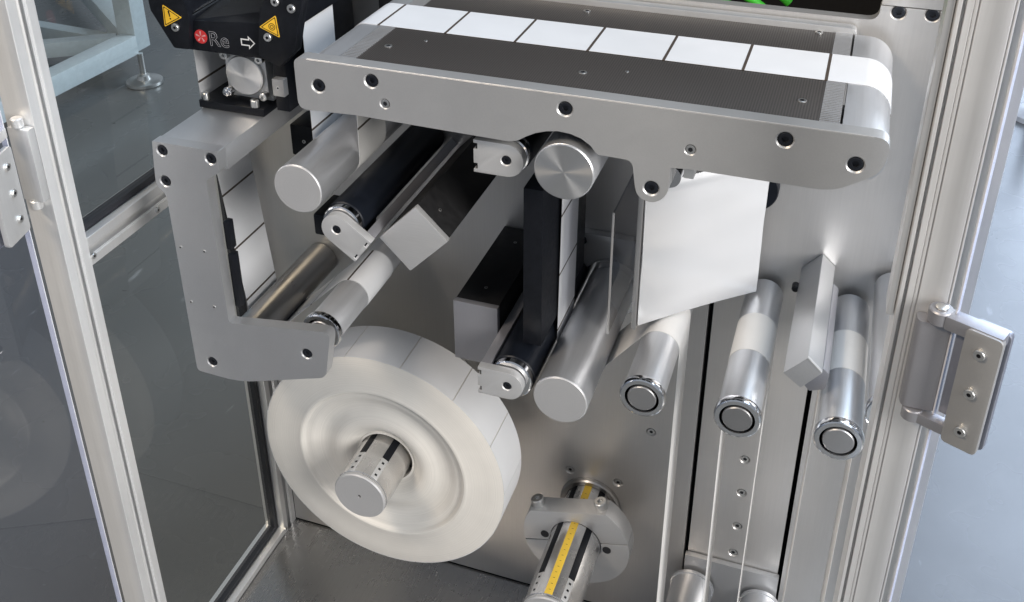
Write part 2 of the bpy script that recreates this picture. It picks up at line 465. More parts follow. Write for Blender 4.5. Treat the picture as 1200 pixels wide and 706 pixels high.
for q in WALL_CAP: add_lathe(cb, [(0.0070, -0.002), (0.0070, 0.0), (0.0060, 0.001), (0.0060, 0.006)], q[0], q[1], 24)
cut(wall, cb)
for q in WALL_CSK: screw(SM_CSK, bp, q[0], 0.0016, q[1], 1.12)
for q in WALL_CAP: screw(SM_CAP, bp, q[0], 0.0022, q[1], 1.12)
up = thing('upper_back_plate', 'upper aluminium plate joined above the back plate at a fine seam', 'panel', (0.06, 0, 1.21))
box('plate', M['wall'], up, 0.0225, 0.112, 0.0, 0.012, 1.2083, 1.60, 0.0004)

# cabinet floor tray
structure(box('cabinet_floor', M['tray'], None, -0.642, 0.112, -0.32, 0.0, 0.350, 0.370, 0.0005))

# ================================================================== ENCLOSURE FRAME
def slot_profile(name, parent, a0, a1, ax, u0, u1, v0, v1, slots, mat, depth=0.012, sw=0.0075):
    """aluminium extrusion along axis ax from a0 to a1; section u x v with T slots on the named sides"""
    uc, vc = (u0 + u1) / 2, (v0 + v1) / 2
    h = sw / 2
    pts = []
    def side(p, q, has, c, inward):
        pts.append(p)
        if has:
            d = (Vector(q) - Vector(p)).normalized(); c = Vector(c); n = Vector(inward)
            for k, dd in ((-1.5, 0), (-1.5, 0.0012), (-1, 0.0012), (-1, 0.0026), (-1.9, 0.0030), (-1.9, depth * 0.8), (-1.2, depth), (1.2, depth), (1.9, depth * 0.8), (1.9, 0.0030), (1, 0.0026), (1, 0.0012), (1.5, 0.0012), (1.5, 0)):
                pts.append(tuple(c + d * h * k + n * dd))
    side((u0, v0), (u1, v0), 'v0' in slots, (uc, v0), (0, 1))
    side((u1, v0), (u1, v1), 'u1' in slots, (u1, vc), (-1, 0))
    side((u1, v1), (u0, v1), 'v1' in slots, (uc, v1), (0, -1))
    side((u0, v1), (u0, v0), 'u0' in slots, (u0, vc), (1, 0))
    bm = bmesh.new(); add_prism(bm, pts, a0, a1, ax)
    return finish(bm, name, mat, parent, 0.0004, 1)

fl = thing('frame_post', 'near left aluminium profile post, slotted face turned to the machine', 'post', (-0.657, -0.28, 0.3), 'aluminium frame posts')
slot_profile('extrusion', fl, 0.30, 1.75, 'Z', -0.672, -0.642, -0.2955, -0.2655, ('u1', 'v1'), M['profile_tan'])
fr_ = thing('frame_post', 'far left aluminium profile post standing in the corner behind the big paper roll', 'post', (-0.657, 0, 0.3), 'aluminium frame posts')
slot_profile('extrusion', fr_, 0.30, 1.75, 'Z', -0.672, -0.642, -0.030, 0.0, ('u1', 'v0'), M['profile'])
g1 = thing('frame_rail', 'low aluminium rail along the bottom of the left side glass', 'rail', (-0.657, -0.15, 0.355), 'left side rails')
slot_profile('extrusion', g1, -0.2655, -0.030, 'Y', -0.672, -0.642, 0.350, 0.380, ('u1', 'v1'), M['profile'])
g2 = thing('frame_rail', 'aluminium rail crossing the left side behind the J shaped bracket', 'rail', (-0.657, -0.15, 0.98), 'left side rails')
slot_profile('extrusion', g2, -0.2655, -0.030, 'Y', -0.672, -0.642, 0.963, 0.993, ('u1', 'v1'), M['profile'])
for par, q in ((g2, (-0.2628, 0.9721)), (g2, (-0.1664, 0.9689)), (g1, (-0.0284, 0.3782))):
    screw(SM_PAN, par, -0.6420, q[0], q[1], 0.9, 'right')
for tname, z0, z1, lab in (('side_pane', 0.380, 0.963, 'lower clear side pane between the two left rails'),
                           ('side_pane', 0.993, 1.75, 'upper clear side pane above the left rail')):
    t = thing(tname, lab, 'glass pane', (-0.657, -0.15, z0), 'left side panes')
    box('pane', M['glass'], t, -0.6590, -0.6550, -0.2640, -0.0315, z0 + 0.001, z1 - 0.001, 0)
    bm = bmesh.new()
    gw = 0.007
    add_box(bm, -0.6620, -0.6520, -0.2650, -0.0305, z0 + 0.0003, z0 + gw)
    add_box(bm, -0.6620, -0.6520, -0.2650, -0.2650 + gw, z0 + gw, z1 - gw)
    add_box(bm, -0.6620, -0.6520, -0.0305 - gw, -0.0305, z0 + gw, z1 - gw)
    add_box(bm, -0.6620, -0.6520, -0.2650, -0.0305, z1 - gw, z1 - 0.0003)
    finish(bm, 'gasket', M['gasket'], t, 0)

# right post: wide front face with an off-centre slot
rp = thing('frame_post', 'near right aluminium profile post with a wide plain face, carrying the right hinge', 'post', (0.072, -0.28, 0.3), 'aluminium frame posts')
prof = [(0.0570, -0.2955), (0.0580, -0.2955), (0.0580, -0.2935), (0.0574, -0.2925), (0.0574, -0.288), (0.0608, -0.288), (0.0608, -0.2925), (0.0602, -0.2935),
        (0.0602, -0.2955), (0.0640, -0.2955), (0.0640, -0.2945), (0.0648, -0.2945), (0.0648, -0.2955), (0.0664, -0.2955), (0.0664, -0.2940), (0.0672, -0.2940), (0.0672, -0.2960),
        (0.0850, -0.2960), (0.0850, -0.2945), (0.0858, -0.2945), (0.0858, -0.2960), (0.0870, -0.2960), (0.0870, -0.2655), (0.0550, -0.2655), (0.0550, -0.2920), (0.0556, -0.2955)]
bm = bmesh.new(); add_prism(bm, prof, 0.30, 1.75, 'Z'); finish(bm, 'extrusion', M['profile_tan'], rp, 0.0003, 1)
box('seal_strip', M['profile'], rp, 0.0500, 0.0546, -0.2930, -0.2700, 1.090, 1.75, 0.0012)
rr_ = thing('frame_post', 'far right aluminium profile post hidden mostly behind the near right one', 'post', (0.13, 0, 0.3), 'aluminium frame posts')
slot_profile('extrusion', rr_, 0.30, 1.75, 'Z', 0.1125, 0.1425, -0.030, 0.0, ('u0', 'v0'), M['profile'])

# ---- doors and hinges
def hinge(tl, label, base, ux, right=True):
    """base = pin axis (x, y, z mid); ux = unit vector of the door plane"""
    pass

# left door, opened square to the front, clear acrylic
ld = thing('door_pane', 'clear acrylic left door standing open towards the viewer', 'door', (-0.682, -0.33, 0.42))
def quad_slab(name, mat, parent, p0, d, length, t, z0, z1, bevel=0.0004, r=0.0):
    """vertical slab from p0 (x, y) along unit d, thickness t to the left of d"""
    n = Vector((-d[1], d[0]))
    a = Vector(p0); b = a + Vector(d) * length
    pts = [tuple(a), tuple(b), tuple(b + n * t), tuple(a + n * t)]
    bm = bmesh.new(); add_prism(bm, pts, z0, z1, 'Z')
    return finish(bm, name, mat, parent, bevel)
LD = Vector((0.24, -0.97)).normalized()
LN = Vector((-LD.y, LD.x))
P0 = Vector((-0.6510, -0.3205))
pq = P0 - LN * 0.0060 - LD * 0.004
quad_slab('pane', M['acrylic'], ld, tuple(pq), LD, 0.60, 0.005, 0.40, 1.72, 0)
quad_slab('polished_edge', M['edge'], ld, tuple(pq - LD * 0.0013), LD, 0.0012, 0.005, 0.40, 1.72, 0)

lh = thing('door_hinge', 'aluminium door hinge with three screws on the left post', 'hinge', (-0.66, -0.31, 1.05), 'door hinges')
ZL0, ZL1 = 1.052, 1.122
box('hinge_leaf', M['profile'], lh, -0.6635, -0.6418, -0.3045, -0.2962, ZL0, ZL1, 0.001)
def lathe_zaxis(name, mat, parent, prof, cx, cy, n=24):
    bm = bmesh.new(); rings = []
    for r, z in prof:
        rings.append([bm.verts.new((cx + r*math.cos(2*PI*k/n), cy + r*math.sin(2*PI*k/n), z)) for k in range(n)])
    for a, b in zip(rings, rings[1:]):
        for k in range(n): bm.faces.new((a[k], a[(k+1)%n], b[(k+1)%n], b[k]))
    bm.faces.new(rings[0]); bm.faces.new(rings[-1])
    return finish(bm, name, mat, parent, 0)
for za in (ZL1 + 0.0004, ZL0 - 0.0090):
    lathe_zaxis('knuckle', M['profile'], lh, [(0.0046, za), (0.0052, za + 0.0008), (0.0052, za + 0.0078), (0.0042, za + 0.0086)], -0.6540, -0.3012)
pa = P0 - LN * 0.0130 - LD * 0.006
quad_slab('hinge_arm', M['profile'], lh, tuple(pa), LD, 0.040, 0.0125, ZL1 - 0.003, ZL1 + 0.006, 0.001)
quad_slab('hinge_arm', M['profile'], lh, tuple(pa), LD, 0.030, 0.0125, ZL0 - 0.0085, ZL0 - 0.001, 0.001)
def slab_profile(name, mat, parent, p0, d, prof, t, bevel=0.0008):
    """plate in the vertical plane through p0 along d; prof = (s, z) outline; thickness t to the left of d"""
    n = Vector((-d[1], d[0], 0)); D3 = Vector((d[0], d[1], 0)); base = Vector((p0[0], p0[1], 0))
    bm = bmesh.new()
    A = [bm.verts.new(base + D3*s + Vector((0,0,z))) for s, z in prof]
    B = [bm.verts.new(base + D3*s + Vector((0,0,z)) + n*t) for s, z in prof]
    bm.faces.new(A); bm.faces.new(B[::-1])
    for i in range(len(prof)):
        j = (i+1) % len(prof); bm.faces.new((A[i], B[i], B[j], A[j]))
    return finish(bm, name, mat, parent, bevel)
slab_profile('clamp_plate', M['profile'], lh, P0 - LN * 0.0008, LD, rounded([(0, 1.034), (0.034, 1.034), (0.034, 1.115), (0, 1.115)], 0.004), 0.005)
slab_profile('rear_plate', M['hinge'], lh, P0 - LN * 0.0125, LD, rounded([(0.002, 1.032), (0.036, 1.032), (0.036, 1.117), (0.002, 1.117)], 0.004), 0.006)
for z in (1.051, 1.076, 1.101):
    q = P0 + LD * 0.0125 + LN * 0.0040
    o = screw(SM_PAN, lh, q[0], q[1], z, 1.0); o.rotation_euler = (0, 0, math.atan2(LN.y, LN.x) + PI/2)

# right door: swung wide open, seen from behind its hinge
rd = thing('door_pane', 'clear acrylic right door swung wide open beside the right post', 'door', (0.095, -0.31, 0.42))
RD = Vector((math.cos(math.radians(-24)), math.sin(math.radians(-24))))
quad_slab('pane', M['acrylic'], rd, (0.0905, -0.3080), RD, 0.62, 0.005, 0.40, 1.72, 0)
quad_slab('polished_edge', M['edge'], rd, (0.0895, -0.3076), RD, 0.0010, 0.005, 0.40, 1.72, 0)
rh = thing('door_hinge', 'grey door hinge on the right post, three screws in its clamp plate', 'hinge', (0.08, -0.30, 1.06), 'door hinges')
zr0, zr1 = 1.030, 1.100
prism('hinge_leaf', M['hinge'], rh, rounded([(0.0675, -0.2964), (0.0915, -0.2964), (0.0905, -0.3080), (0.0690, -0.3080)], 0.004), zr0, zr1, 'Z')
lathe_zaxis('knuckle', M['hinge'], rh, [(0.0070, zr1 + 0.0006), (0.0078, zr1 + 0.0016), (0.0078, zr1 + 0.0100), (0.0070, zr1 + 0.0110)], 0.0815, -0.3050)
lathe_zaxis('hinge_pin', M['steel'], rh, [(0.0040, zr1 + 0.0112), (0.0040, zr1 + 0.0122), (0.0034, zr1 + 0.0126)], 0.0815, -0.3050)
lathe_zaxis('knuckle', M['hinge'], rh, [(0.0060, zr0 - 0.0096), (0.0070, zr0 - 0.0090), (0.0070, zr0 - 0.0014), (0.0062, zr0 - 0.0006)], 0.0775, -0.3050)
quad_slab('hinge_arm', M['hinge'], rh, (0.0835, -0.3130), RD, 0.036, 0.012, zr1 + 0.0005, zr1 + 0.0105, 0.0012)
quad_slab('hinge_arm', M['hinge'], rh, (0.0800, -0.3110), RD, 0.026, 0.009, zr0 - 0.0095, zr0 - 0.0015, 0.0010)
HP = Vector((0.0957, -0.3201))
slab_profile('clamp_plate', M['clampgrey'], rh, HP, RD, rounded([(0.0, 1.018), (0.0230, 1.018), (0.0230, 1.1095), (0.0, 1.1095)], 0.004), 0.0055)
quad_slab('hinge_web', M['hinge'], rh, (0.0925, -0.3085), RD, 0.0090, 0.004, 1.032, 1.100, 0.0006)
slab_profile('rear_plate', M['hinge'], rh, HP + Vector((0.0040, 0.0120)), RD, rounded([(0.0, 1.014), (0.0250, 1.014), (0.0250, 1.108), (0.0, 1.108)], 0.004), 0.006)
for z in (1.033, 1.064, 1.095):
    q = HP + RD * 0.0112
    o = screw(SM_PAN, rh, q[0], q[1] - 0.0002, z, 1.1); o.rotation_euler = (0, 0, math.radians(-24))

# ================================================================== CONVEYOR
cv = thing('vacuum_conveyor', 'flat vacuum conveyor with thick grey side plate and perforated dark bed', 'conveyor', (-0.195, -0.11, 1.14))
out = [(-0.4122, 1.1857), (-0.4287, 1.1801), (-0.4279, 1.1386), (-0.3744, 1.1410), (-0.2396, 1.1385), (-0.2329, 1.1410), (-0.2262, 1.1454), (-0.2189, 1.1494), (-0.2102, 1.1523), (-0.2006, 1.1539),
       (-0.1911, 1.1532), (-0.1822, 1.1506), (-0.1746, 1.1457), (-0.1690, 1.1389), (-0.1416, 1.1384), (-0.1387, 1.1179), (-0.1367, 1.1100), (-0.1311, 1.1057), (-0.1237, 1.1048), (-0.1167, 1.1092), (-0.1126, 1.1166), (-0.1125, 1.1372),
       (-0.0986, 1.1385), (-0.0038, 1.1383), (0.0078, 1.1404), (0.0354, 1.1581), (0.0354, 1.1870)]
out[0] = (out[0][0], ZT); out[1] = (-0.4280, ZT); out[-1] = (0.0395, ZT)
rad = [0, 0.007, 0.009, 0, 0.004, 0, 0, 0, 0, 0, 0, 0, 0, 0.002, 0.006, 0.004, 0.004, 0.004, 0.004, 0.004, 0.004, 0.001, 0.001, 0.01, 0.01, 0.010, 0.012]
sp = prism('side_plate', M['plate'], cv, rounded(out, rad), YF, YF + 0.014, bevel=0.0)
holes = [(-0.4070, 1.1626), (-0.3581, 1.1736), (-0.1956, 1.1734), (-0.0323, 1.1735), (0.0174, 1.1621), (-0.1258, 1.1172)]
smalls = [(-0.3471, 1.1552), (-0.0986, 1.1546)]
cb = bmesh.new()
for hx_, hz_ in holes: add_lathe(cb, [(0.0068, YF - 0.002), (0.0068, YF + 0.00001), (0.0057, YF + 0.0011), (0.0057, YF + 0.007)], hx_, hz_, 28)
for hx_, hz_ in smalls: add_lathe(cb, [(0.0048, YF - 0.002), (0.0048, YF), (0.0038, YF + 0.0010), (0.0038, YF + 0.004)], hx_, hz_, 24)
cut(sp, cb)
for hx_, hz_ in holes: screw(SM_CAP, cv, hx_, YF + 0.0022, hz_, 1.05)
for hx_, hz_ in smalls: screw(SM_CSK, cv, hx_, YF + 0.0010, hz_, 0.98)
# polished chamfer along the top front edge
prism('edge_chamfer', M['plate'], cv, [(YF - 0.0001, ZT - 0.0006), (YF + 0.0005, ZT + 0.0002), (YF + 0.0138, ZT + 0.0002), (YF + 0.0138, ZT - 0.0006)], -0.416, 0.026, 'X', 0)
prism('rear_side_plate', M['plate'], cv, rounded([(-0.425, ZT + 0.0035), (-0.425, 1.140), (0.0060, 1.140), (0.0060, ZT + 0.0035)], 0.007), -0.0145, -0.0025, bevel=0.0006)
bed = box('belt_bed', M['bed'], cv, -0.3945, 0.0030, -0.2084, -0.0148, 1.1700, 1.1836, 0.0003)
box('under_frame', M['black'], cv, -0.385, 0.0, -0.2080, -0.0150, 1.158, 1.1695, 0.0003)
# nose pieces
def nose(xc, r, xflat, right):
    sgn = 1 if right else -1
    pts = [(xflat, 1.1840), (xc, 1.1840)]
    for k in range(1, 13):
        a = PI/2 - k * (PI * 0.80) / 12
        pts.append((xc + sgn * r * math.cos(a), 1.1840 - r + r * math.sin(a)))
    pts.append((xflat, 1.1840 - 2*r + 0.003))
    return pts
prism('nose_piece', M['roller'], cv, nose(0.0165, 0.0222, 0.0046, True), -0.2055, -0.0150, bevel=0.0)
prism('nose_piece', M['roller'], cv, nose(-0.4095, 0.0140, -0.3950, False), -0.2055, -0.0150, bevel=0.0)
for xa, xb in ((-0.0115, 0.0028), (-0.3945, -0.3800)):
    bm = bmesh.new()
    for k in range(62):
        y = -0.2055 + k * 0.0031
        add_box(bm, xa, xb, y, y + 0.0016, 1.1837, 1.1843)
    finish(bm, 'comb_strip', M['roller'], cv, 0)['kind'] = 'stuff'
for q in ((-0.3669, -0.1705), (-0.1958, -0.1728), (-0.0262, -0.1721), (-0.2317, -0.0304), (-0.0253, -0.0187)):
    screw(SM_CSK, cv, q[0], q[1], 1.1836, 0.95, 'top')
for q in ((-0.3417, -0.1491), (-0.1629, -0.1597)):
    screw(SM_TINY, cv, q[0], q[1], 1.1836, 0.9, 'top')

# ================================================================== ROLLERS
def big_roller(x, z, r, y0, y1, label, face='rollerface', group='large plain metal rollers', body='roller', cat='roller'):
    t = thing('guide_roller', label, cat, (x, y1, z), group)
    lathe('roller_body', M[body], t, [(r, y1), (r, y0 + 0.0012), (r - 0.0004, y0 + 0.0009)], x, z, 64)
    lathe('end_face', M[face], t, [(r - 0.0004, y0 + 0.0008), (r - 0.0011, y0), (0.0004, y0), (0.0, y0)], x, z, 64, cap0=True)
    return t
big_roller(-0.4503, 1.0470, 0.0244, -0.203, -0.001, 'large satin roller at upper left below the conveyor end, pale flat end face')
big_roller(-0.1995, 0.8735, 0.0256, -0.203, -0.012, 'large satin roller lowest in the middle, beside the black roller with web in the nip')
big_roller(-0.1955, 1.1190, 0.0246, -0.2228, -0.004, 'drive roller under the conveyor arch with a fan of turned reflections on its end', 'turned')
big_roller(-0.5560, 0.8280, 0.0195, -0.200, -0.001, 'dull steel tube roller behind the lower arm of the bracket', 'dull', body='dull')
# flange bearing of the roller in the middle
fb = thing('flange_bearing', 'grey flange bearing on the back plate behind the middle roller', 'bearing', (-0.2, 0, 0.88))
prism('flange', M['plate2'], fb, rounded([(-0.2420, 0.8450), (-0.1560, 0.8450), (-0.1560, 0.9330), (-0.2420, 0.9330)], 0.012), -0.0105, -0.0003)
lathe('bearing_ring', M['chrome'], fb, [(0.034, -0.0108), (0.034, -0.0155), (0.0262, -0.0155), (0.0262, -0.0108)], -0.1995, 0.8735, 40, cap0=False, cap1=False)
for q in ((-0.2330, 0.924), (-0.1650, 0.924)): screw(SM_CAP, fb, q[0], -0.0108, q[1], 0.9)

def idler(x, z, r, y0, y1, label, rr=0.0205):
    t = thing('idler_roller', label, 'roller', (x, y1, z), 'idler rollers with polished end rings')
    lathe('roller_body', M['roller'], t, [(r * 0.6, y1 + 0.0005), (r * 0.94, y1), (r, y1 - 0.0012), (r, y0 + 0.0090), (r * 0.97, y0 + 0.0080)], x, z, 56)
    lathe('end_ring', M['chrome'], t, [(r * 0.95, y0 + 0.0080), (rr - 0.0010, y0 + 0.0075), (rr, y0 + 0.0062), (rr, y0 + 0.0022), (rr - 0.0007, y0 + 0.0007), (rr - 0.0018, y0), (0.0152, y0), (0.0148, y0 + 0.0012), (0.0146, y0 + 0.0060)], x, z, 56, cap0=False)
    lathe('recess', M['hinge'], t, [(0.0147, y0 + 0.0035), (0.0, y0 + 0.0035)], x, z, 40)
    lathe('hub', M['hub'], t, [(0.0128, y0 + 0.0033), (0.0128, y0 + 0.0002), (0.0120, y0 - 0.0006), (0.0, y0 - 0.0006)], x, z, 40)
    lathe('collar', M['black'], t, [(r * 0.55, -0.0002), (r * 0.55, y1 + 0.0005)], x, z, 32)
    return t
idler(-0.1252, 0.8965, 0.0185, -0.203, -0.008, 'idler roller under the white sheet, nearest the large middle roller')
idler(-0.0425, 0.8970, 0.0185, -0.203, -0.008, 'idler roller with pale band left of the grey sensor bar')
idler(0.0405, 0.8975, 0.0185, -0.203, -0.008, 'idler roller with pale band right of the grey sensor bar')
idler(0.0768, 0.9310, 0.0185, -0.200, -0.008, 'idler roller half hidden behind the right post')
idler(-0.4465, 0.8830, 0.0182, -0.195, -0.008, 'idler roller behind the bracket tip, just above the big paper roll')

# dancer carriage with two rollers
dc = thing('dancer_carriage', 'sliding plate between the two slots at the bottom, carrying two rollers', 'carriage', (-0.04, 0, 0.47))
box('carriage_plate', M['plate2'], dc, -0.0945, 0.0150, -0.0080, -0.0012, 0.300, 0.5085, 0.0006)
for x, r, lab in ((-0.0823, 0.0247, 'a'), (-0.0017, 0.0222, 'b')):
    lathe('dancer_roller', M['roller'], dc, [(r * 0.9, -0.0120), (r + 0.0015, -0.0125), (r + 0.0015, -0.0165), (r, -0.0170), (r, -0.190), (r + 0.001, -0.191), (r + 0.001, -0.198), (r - 0.001, -0.200)], x, 0.4650, 56)

# nip units
def nip(cx, cz, ang, length, label, half=0.0148, rr=0.0195, y0=-0.210, arm=True, rear=-0.001, rdx=0.0):
    """black rubber roller held by a D shaped end plate whose tail points along ang"""
    t = thing('nip_roller', label, 'roller', (cx, 0, cz), 'black nip rollers with pale clamp plates')
    u = Vector((math.cos(ang), math.sin(ang))); n = Vector((-u.y, u.x)); c = Vector((cx, cz))
    lathe('rubber_roller', M['rubber'], t, [(0.008, rear), (rr, rear - 0.004), (rr, y0 + 0.0175), (rr - 0.001, y0 + 0.0165)], cx + rdx, cz, 56)
    lathe('bearing_ring', M['chrome'], t, [(rr - 0.0012, y0 + 0.0162), (rr - 0.0012, y0 + 0.0105), (rr - 0.0024, y0 + 0.0096)], cx + rdx, cz, 48)
    pts = [tuple(c + u * math.cos(a) * half + n * math.sin(a) * half) for a in [PI/2 + k * PI / 16 for k in range(17)]]
    e = c + u * length
    nb, nd = half * 0.36, 0.0034
    tail = [e - n * half, e - n * (half - 0.003), e - n * (half - 0.003) - u * nd, e - n * (half - 0.003 - nb) - u * nd, e - n * (half - 0.003 - nb),
            e + n * (half - 0.003 - nb), e + n * (half - 0.003 - nb) - u * nd, e + n * (half - 0.003) - u * nd, e + n * (half - 0.003), e + n * half]
    ep = prism('end_plate', M['clamp'], t, pts + [tuple(q) for q in tail], y0, y0 + 0.0085, bevel=0.0003)
    cb = bmesh.new(); add_lathe(cb, [(0.0050, y0 - 0.002), (0.0050, y0), (0.0042, y0 + 0.0008), (0.0042, y0 + 0.005)], cx, cz, 24)
    cut(ep, cb)
    screw(SM_CAP, t, cx, y0 + 0.0016, cz, 0.78)
    if arm:
        a0 = e - u * 0.0095 + n * half; a1 = e - u * 0.0005 + n * half; a2 = e - u * 0.0005 - n * half; a3 = e - u * 0.0095 - n * half
        prism('arm', M['hinge'], t, [tuple(a0), tuple(a1), tuple(a2), tuple(a3)], y0 + 0.0087, rear, bevel=0.0004)
    for k in (-1, 1):
        q = e + n * k * (half - 0.003 - nb / 2) - u * (nd + 0.0002)
        bm = bmesh.new()
        w = u * 0.0016; h = n * nb * 0.5
        add_prism(bm, [tuple(q + w - h), tuple(q + w + h), tuple(q - u*0.0002 + h), tuple(q - u*0.0002 - h)], y0 + 0.0012, y0 + 0.0084)
        finish(bm, 'notch_shade', M['black'], t, 0)  # little black box added in each notch for the shade inside it
    return t
nip(-0.4101, 1.0162, math.atan2(-0.019, 0.0255), 0.0315, 'black nip roller at upper left, clamp plate slanting down to the right')
nip(-0.2477, 1.1140, math.radians(180), 0.0282, 'black nip roller beside the turned roller end under the conveyor arch', rr=0.0170)
nip(-0.2480, 0.8820, math.radians(180), 0.0282, 'black nip roller lowest in the middle, clamp plate pointing left', rr=0.0215)

# ================================================================== BRACKET
br = thing('j_bracket', 'thick grey J shaped bracket at left carrying the print head', 'bracket', (-0.53, -0.1, 0.82))
o_ = [(-0.5850, 1.0830), (-0.5154, 1.0837), (-0.5170, 1.0619), (-0.5325, 1.0517), (-0.5314, 0.8927), (-0.4192, 0.9086), (-0.4289, 0.8528), (-0.5294, 0.8203), (-0.5790, 0.8223), (-0.5793, 1.0284), (-0.5892, 1.0357), (-0.5880, 1.0521)]
jp = prism('bracket_plate', M['plate2'], br, rounded(o_, [0.0005, 0.001, 0.003, 0.003, 0.004, 0.010, 0.008, 0.02, 0.005, 0.012, 0.010, 0.006]), YF, YF + 0.0120, bevel=0.0)
bh = [(-0.5758, 1.0748), (-0.5242, 1.0749), (-0.5779, 1.0426), (-0.5590, 0.8382), (-0.4473, 0.8769)]
cb = bmesh.new()
for hx_, hz_ in bh: add_lathe(cb, [(0.0064, YF - 0.002), (0.0064, YF), (0.0054, YF + 0.0010), (0.0054, YF + 0.006)], hx_, hz_, 28)
cut(jp, cb)
for hx_, hz_ in bh: screw(SM_CAP, br, hx_, YF + 0.0020, hz_, 1.0)
for q in ((-0.5737, 0.9715), (-0.5469, 0.9723), (-0.5723, 0.9085), (-0.5459, 0.9086)): screw(SM_TINY, br, q[0], YF, q[1], 0.95)
z_top = o_[0][1]
prism('top_plate', M['plate2'], br, [(-0.5838, YF + 0.0122), (-0.5160, YF + 0.0122), (-0.5160, -0.0005), (-0.5838, -0.0005)], z_top - 0.0235, z_top - 0.0003, 'Z', bevel=0.0006)
box('sensor_strip', M['black'], br, -0.5316, -0.5255, -0.209, -0.200, 0.9040, 0.9640, 0.0005)
box('sensor_strip', M['black'], br, -0.5316, -0.5262, -0.209, -0.200, 0.9700, 1.0000, 0.0005)

# ================================================================== PRINT HEAD
ph = thing('print_head', 'black print head with warning triangles and red logo on the bracket top', 'print head', (-0.55, -0.07, 1.083))
YH = -0.150
box('base_plate', M['black'], ph, -0.5870, -0.5150, -0.1450, -0.001, z_top + 0.0002, z_top + 0.0078, 0.0006)
body = [(-0.6001, 1.1451), (-0.5048, 1.1459), (-0.5003, 1.1816), (-0.5819, 1.1745)]
zl = body[3][1]
prism('front_body', M['black'], ph, body, YH, -0.088, bevel=0.0008)
# sloping tray on top of the body
prism('top_tray', M['blackbox'], ph, [(YH + 0.003, zl + 0.0004), (-0.060, zl + 0.016), (-0.060, zl + 0.010), (-0.088, zl - 0.004), (YH + 0.003, zl - 0.002)], -0.5800, -0.5085, 'X', 0.0005)
cl = [(-0.6183, 1.1973), (-0.6173, 1.1825), (-0.5973, 1.1473), (-0.5808, 1.1477), (-0.5751, 1.1790), (-0.5802, 1.2030)]
prism('cheek', M['black'], ph, rounded(cl, 0.002), YH - 0.0060, -0.075, bevel=0.0008)
cr_ = [(-0.5024, 1.1778), (-0.5056, 1.1527), (-0.5000, 1.1484), (-0.4838, 1.1430), (-0.4679, 1.1592), (-0.4602, 1.1908), (-0.4522, 1.2183), (-0.4845, 1.2164), (-0.4990, 1.1975)]
prism('cheek', M['black'], ph, rounded(cr_, 0.002), YH - 0.0060, -0.1430, bevel=0.0008)
# rear carrier and overhang
box('carrier_arm', M['black'], ph, -0.5020, -0.4880, -0.1420, -0.004, 1.0912, 1.2400, 0.0008)
box('head_beam', M['black'], ph, -0.4875, -0.4722, -0.1500, -0.004, 1.1770, 1.2400, 0.0008)
box('rear_cover', M['black'], ph, -0.5900, -0.5030, -0.0700, -0.004, 1.1500, 1.2400, 0.0008)
box('side_cover', M['blackbox'], ph, -0.4450, -0.4300, -0.0300, -0.004, 1.0900, 1.3000, 0.0008)
box('valve_block', M['clampgrey'], ph, -0.4990, -0.4870, -0.1500, -0.1424, 1.1100, 1.1270, 0.0006)
screw(SM_TINY, ph, -0.4930, -0.1500, 1.1185, 1.1)
# guide rods above the tray
for zz, xx in ((0.030, -0.583), (0.022, -0.578)):
    tube('guide_rod', M['chrome'], ph, [(xx, -0.150, zl + zz - 0.016), (xx + 0.006, -0.060, zl + zz - 0.010)], 0.0028, 12)
# cylinder with turned cap
cyx, cyz = (-0.5388, 1.1187)
box('cylinder_block', M['clamp'], ph, cyx - 0.0225, cyx + 0.0225, -0.1310, -0.050, cyz - 0.0225, cyz + 0.0225, 0.002)
lathe('cylinder_cap', M['turned'], ph, [(0.0202, -0.1312), (0.0202, -0.1345), (0.0194, -0.1352), (0.0004, -0.1352), (0.0, -0.1352)], cyx, cyz, 56)
for sx_ in (-1, 1):
    for sz_ in (-1, 1):
        x_, z_ = cyx + sx_ * 0.0190, cyz + sz_ * 0.0190
        lathe('corner_boss', M['steel'], ph, [(0.0042, -0.1305), (0.0042, -0.1370), (0.0034, -0.1376), (0.0016, -0.1376), (0.0016, -0.1350)], x_, z_, 20)
fx, fz = (-0.5577, 1.1008)
lathe('air_fitting', M['chrome'], ph, [(0.0046, -0.1330), (0.0046, -0.1385), (0.0036, -0.1388), (0.0036, -0.1410), (0.0022, -0.1414), (0.0020, -0.1390)], fx, fz, 20)
for q in ((-0.5808, 1.0911), (-0.5253, 1.0939), (-0.5276, 1.0954)):
    bm = bmesh.new(); n = 16
    lo = z_top + 0.0078
    yq = -0.141 if q[0] < -0.515 - 0.001 else -0.120
    lathe_zaxis('knurled_screw', M['steel'], ph, [(0.0032, lo), (0.0032, lo + 0.0065), (0.0026, lo + 0.0072)], min(q[0], -0.5185), yq, 16)
    bm.free()
box('block_foot', M['clamp'], ph, cyx - 0.0225, cyx + 0.0225, -0.1240, -0.050, z_top + 0.0080, cyz - 0.0227, 0.0006)
# head screws
for q in ((-0.5914, 1.1689), (-0.4931, 1.1711), (-0.4816, 1.2057), (-0.4659, 1.2012)):
    screw(SM_PAN, ph, q[0], YH - 0.0060, q[1], 1.15)
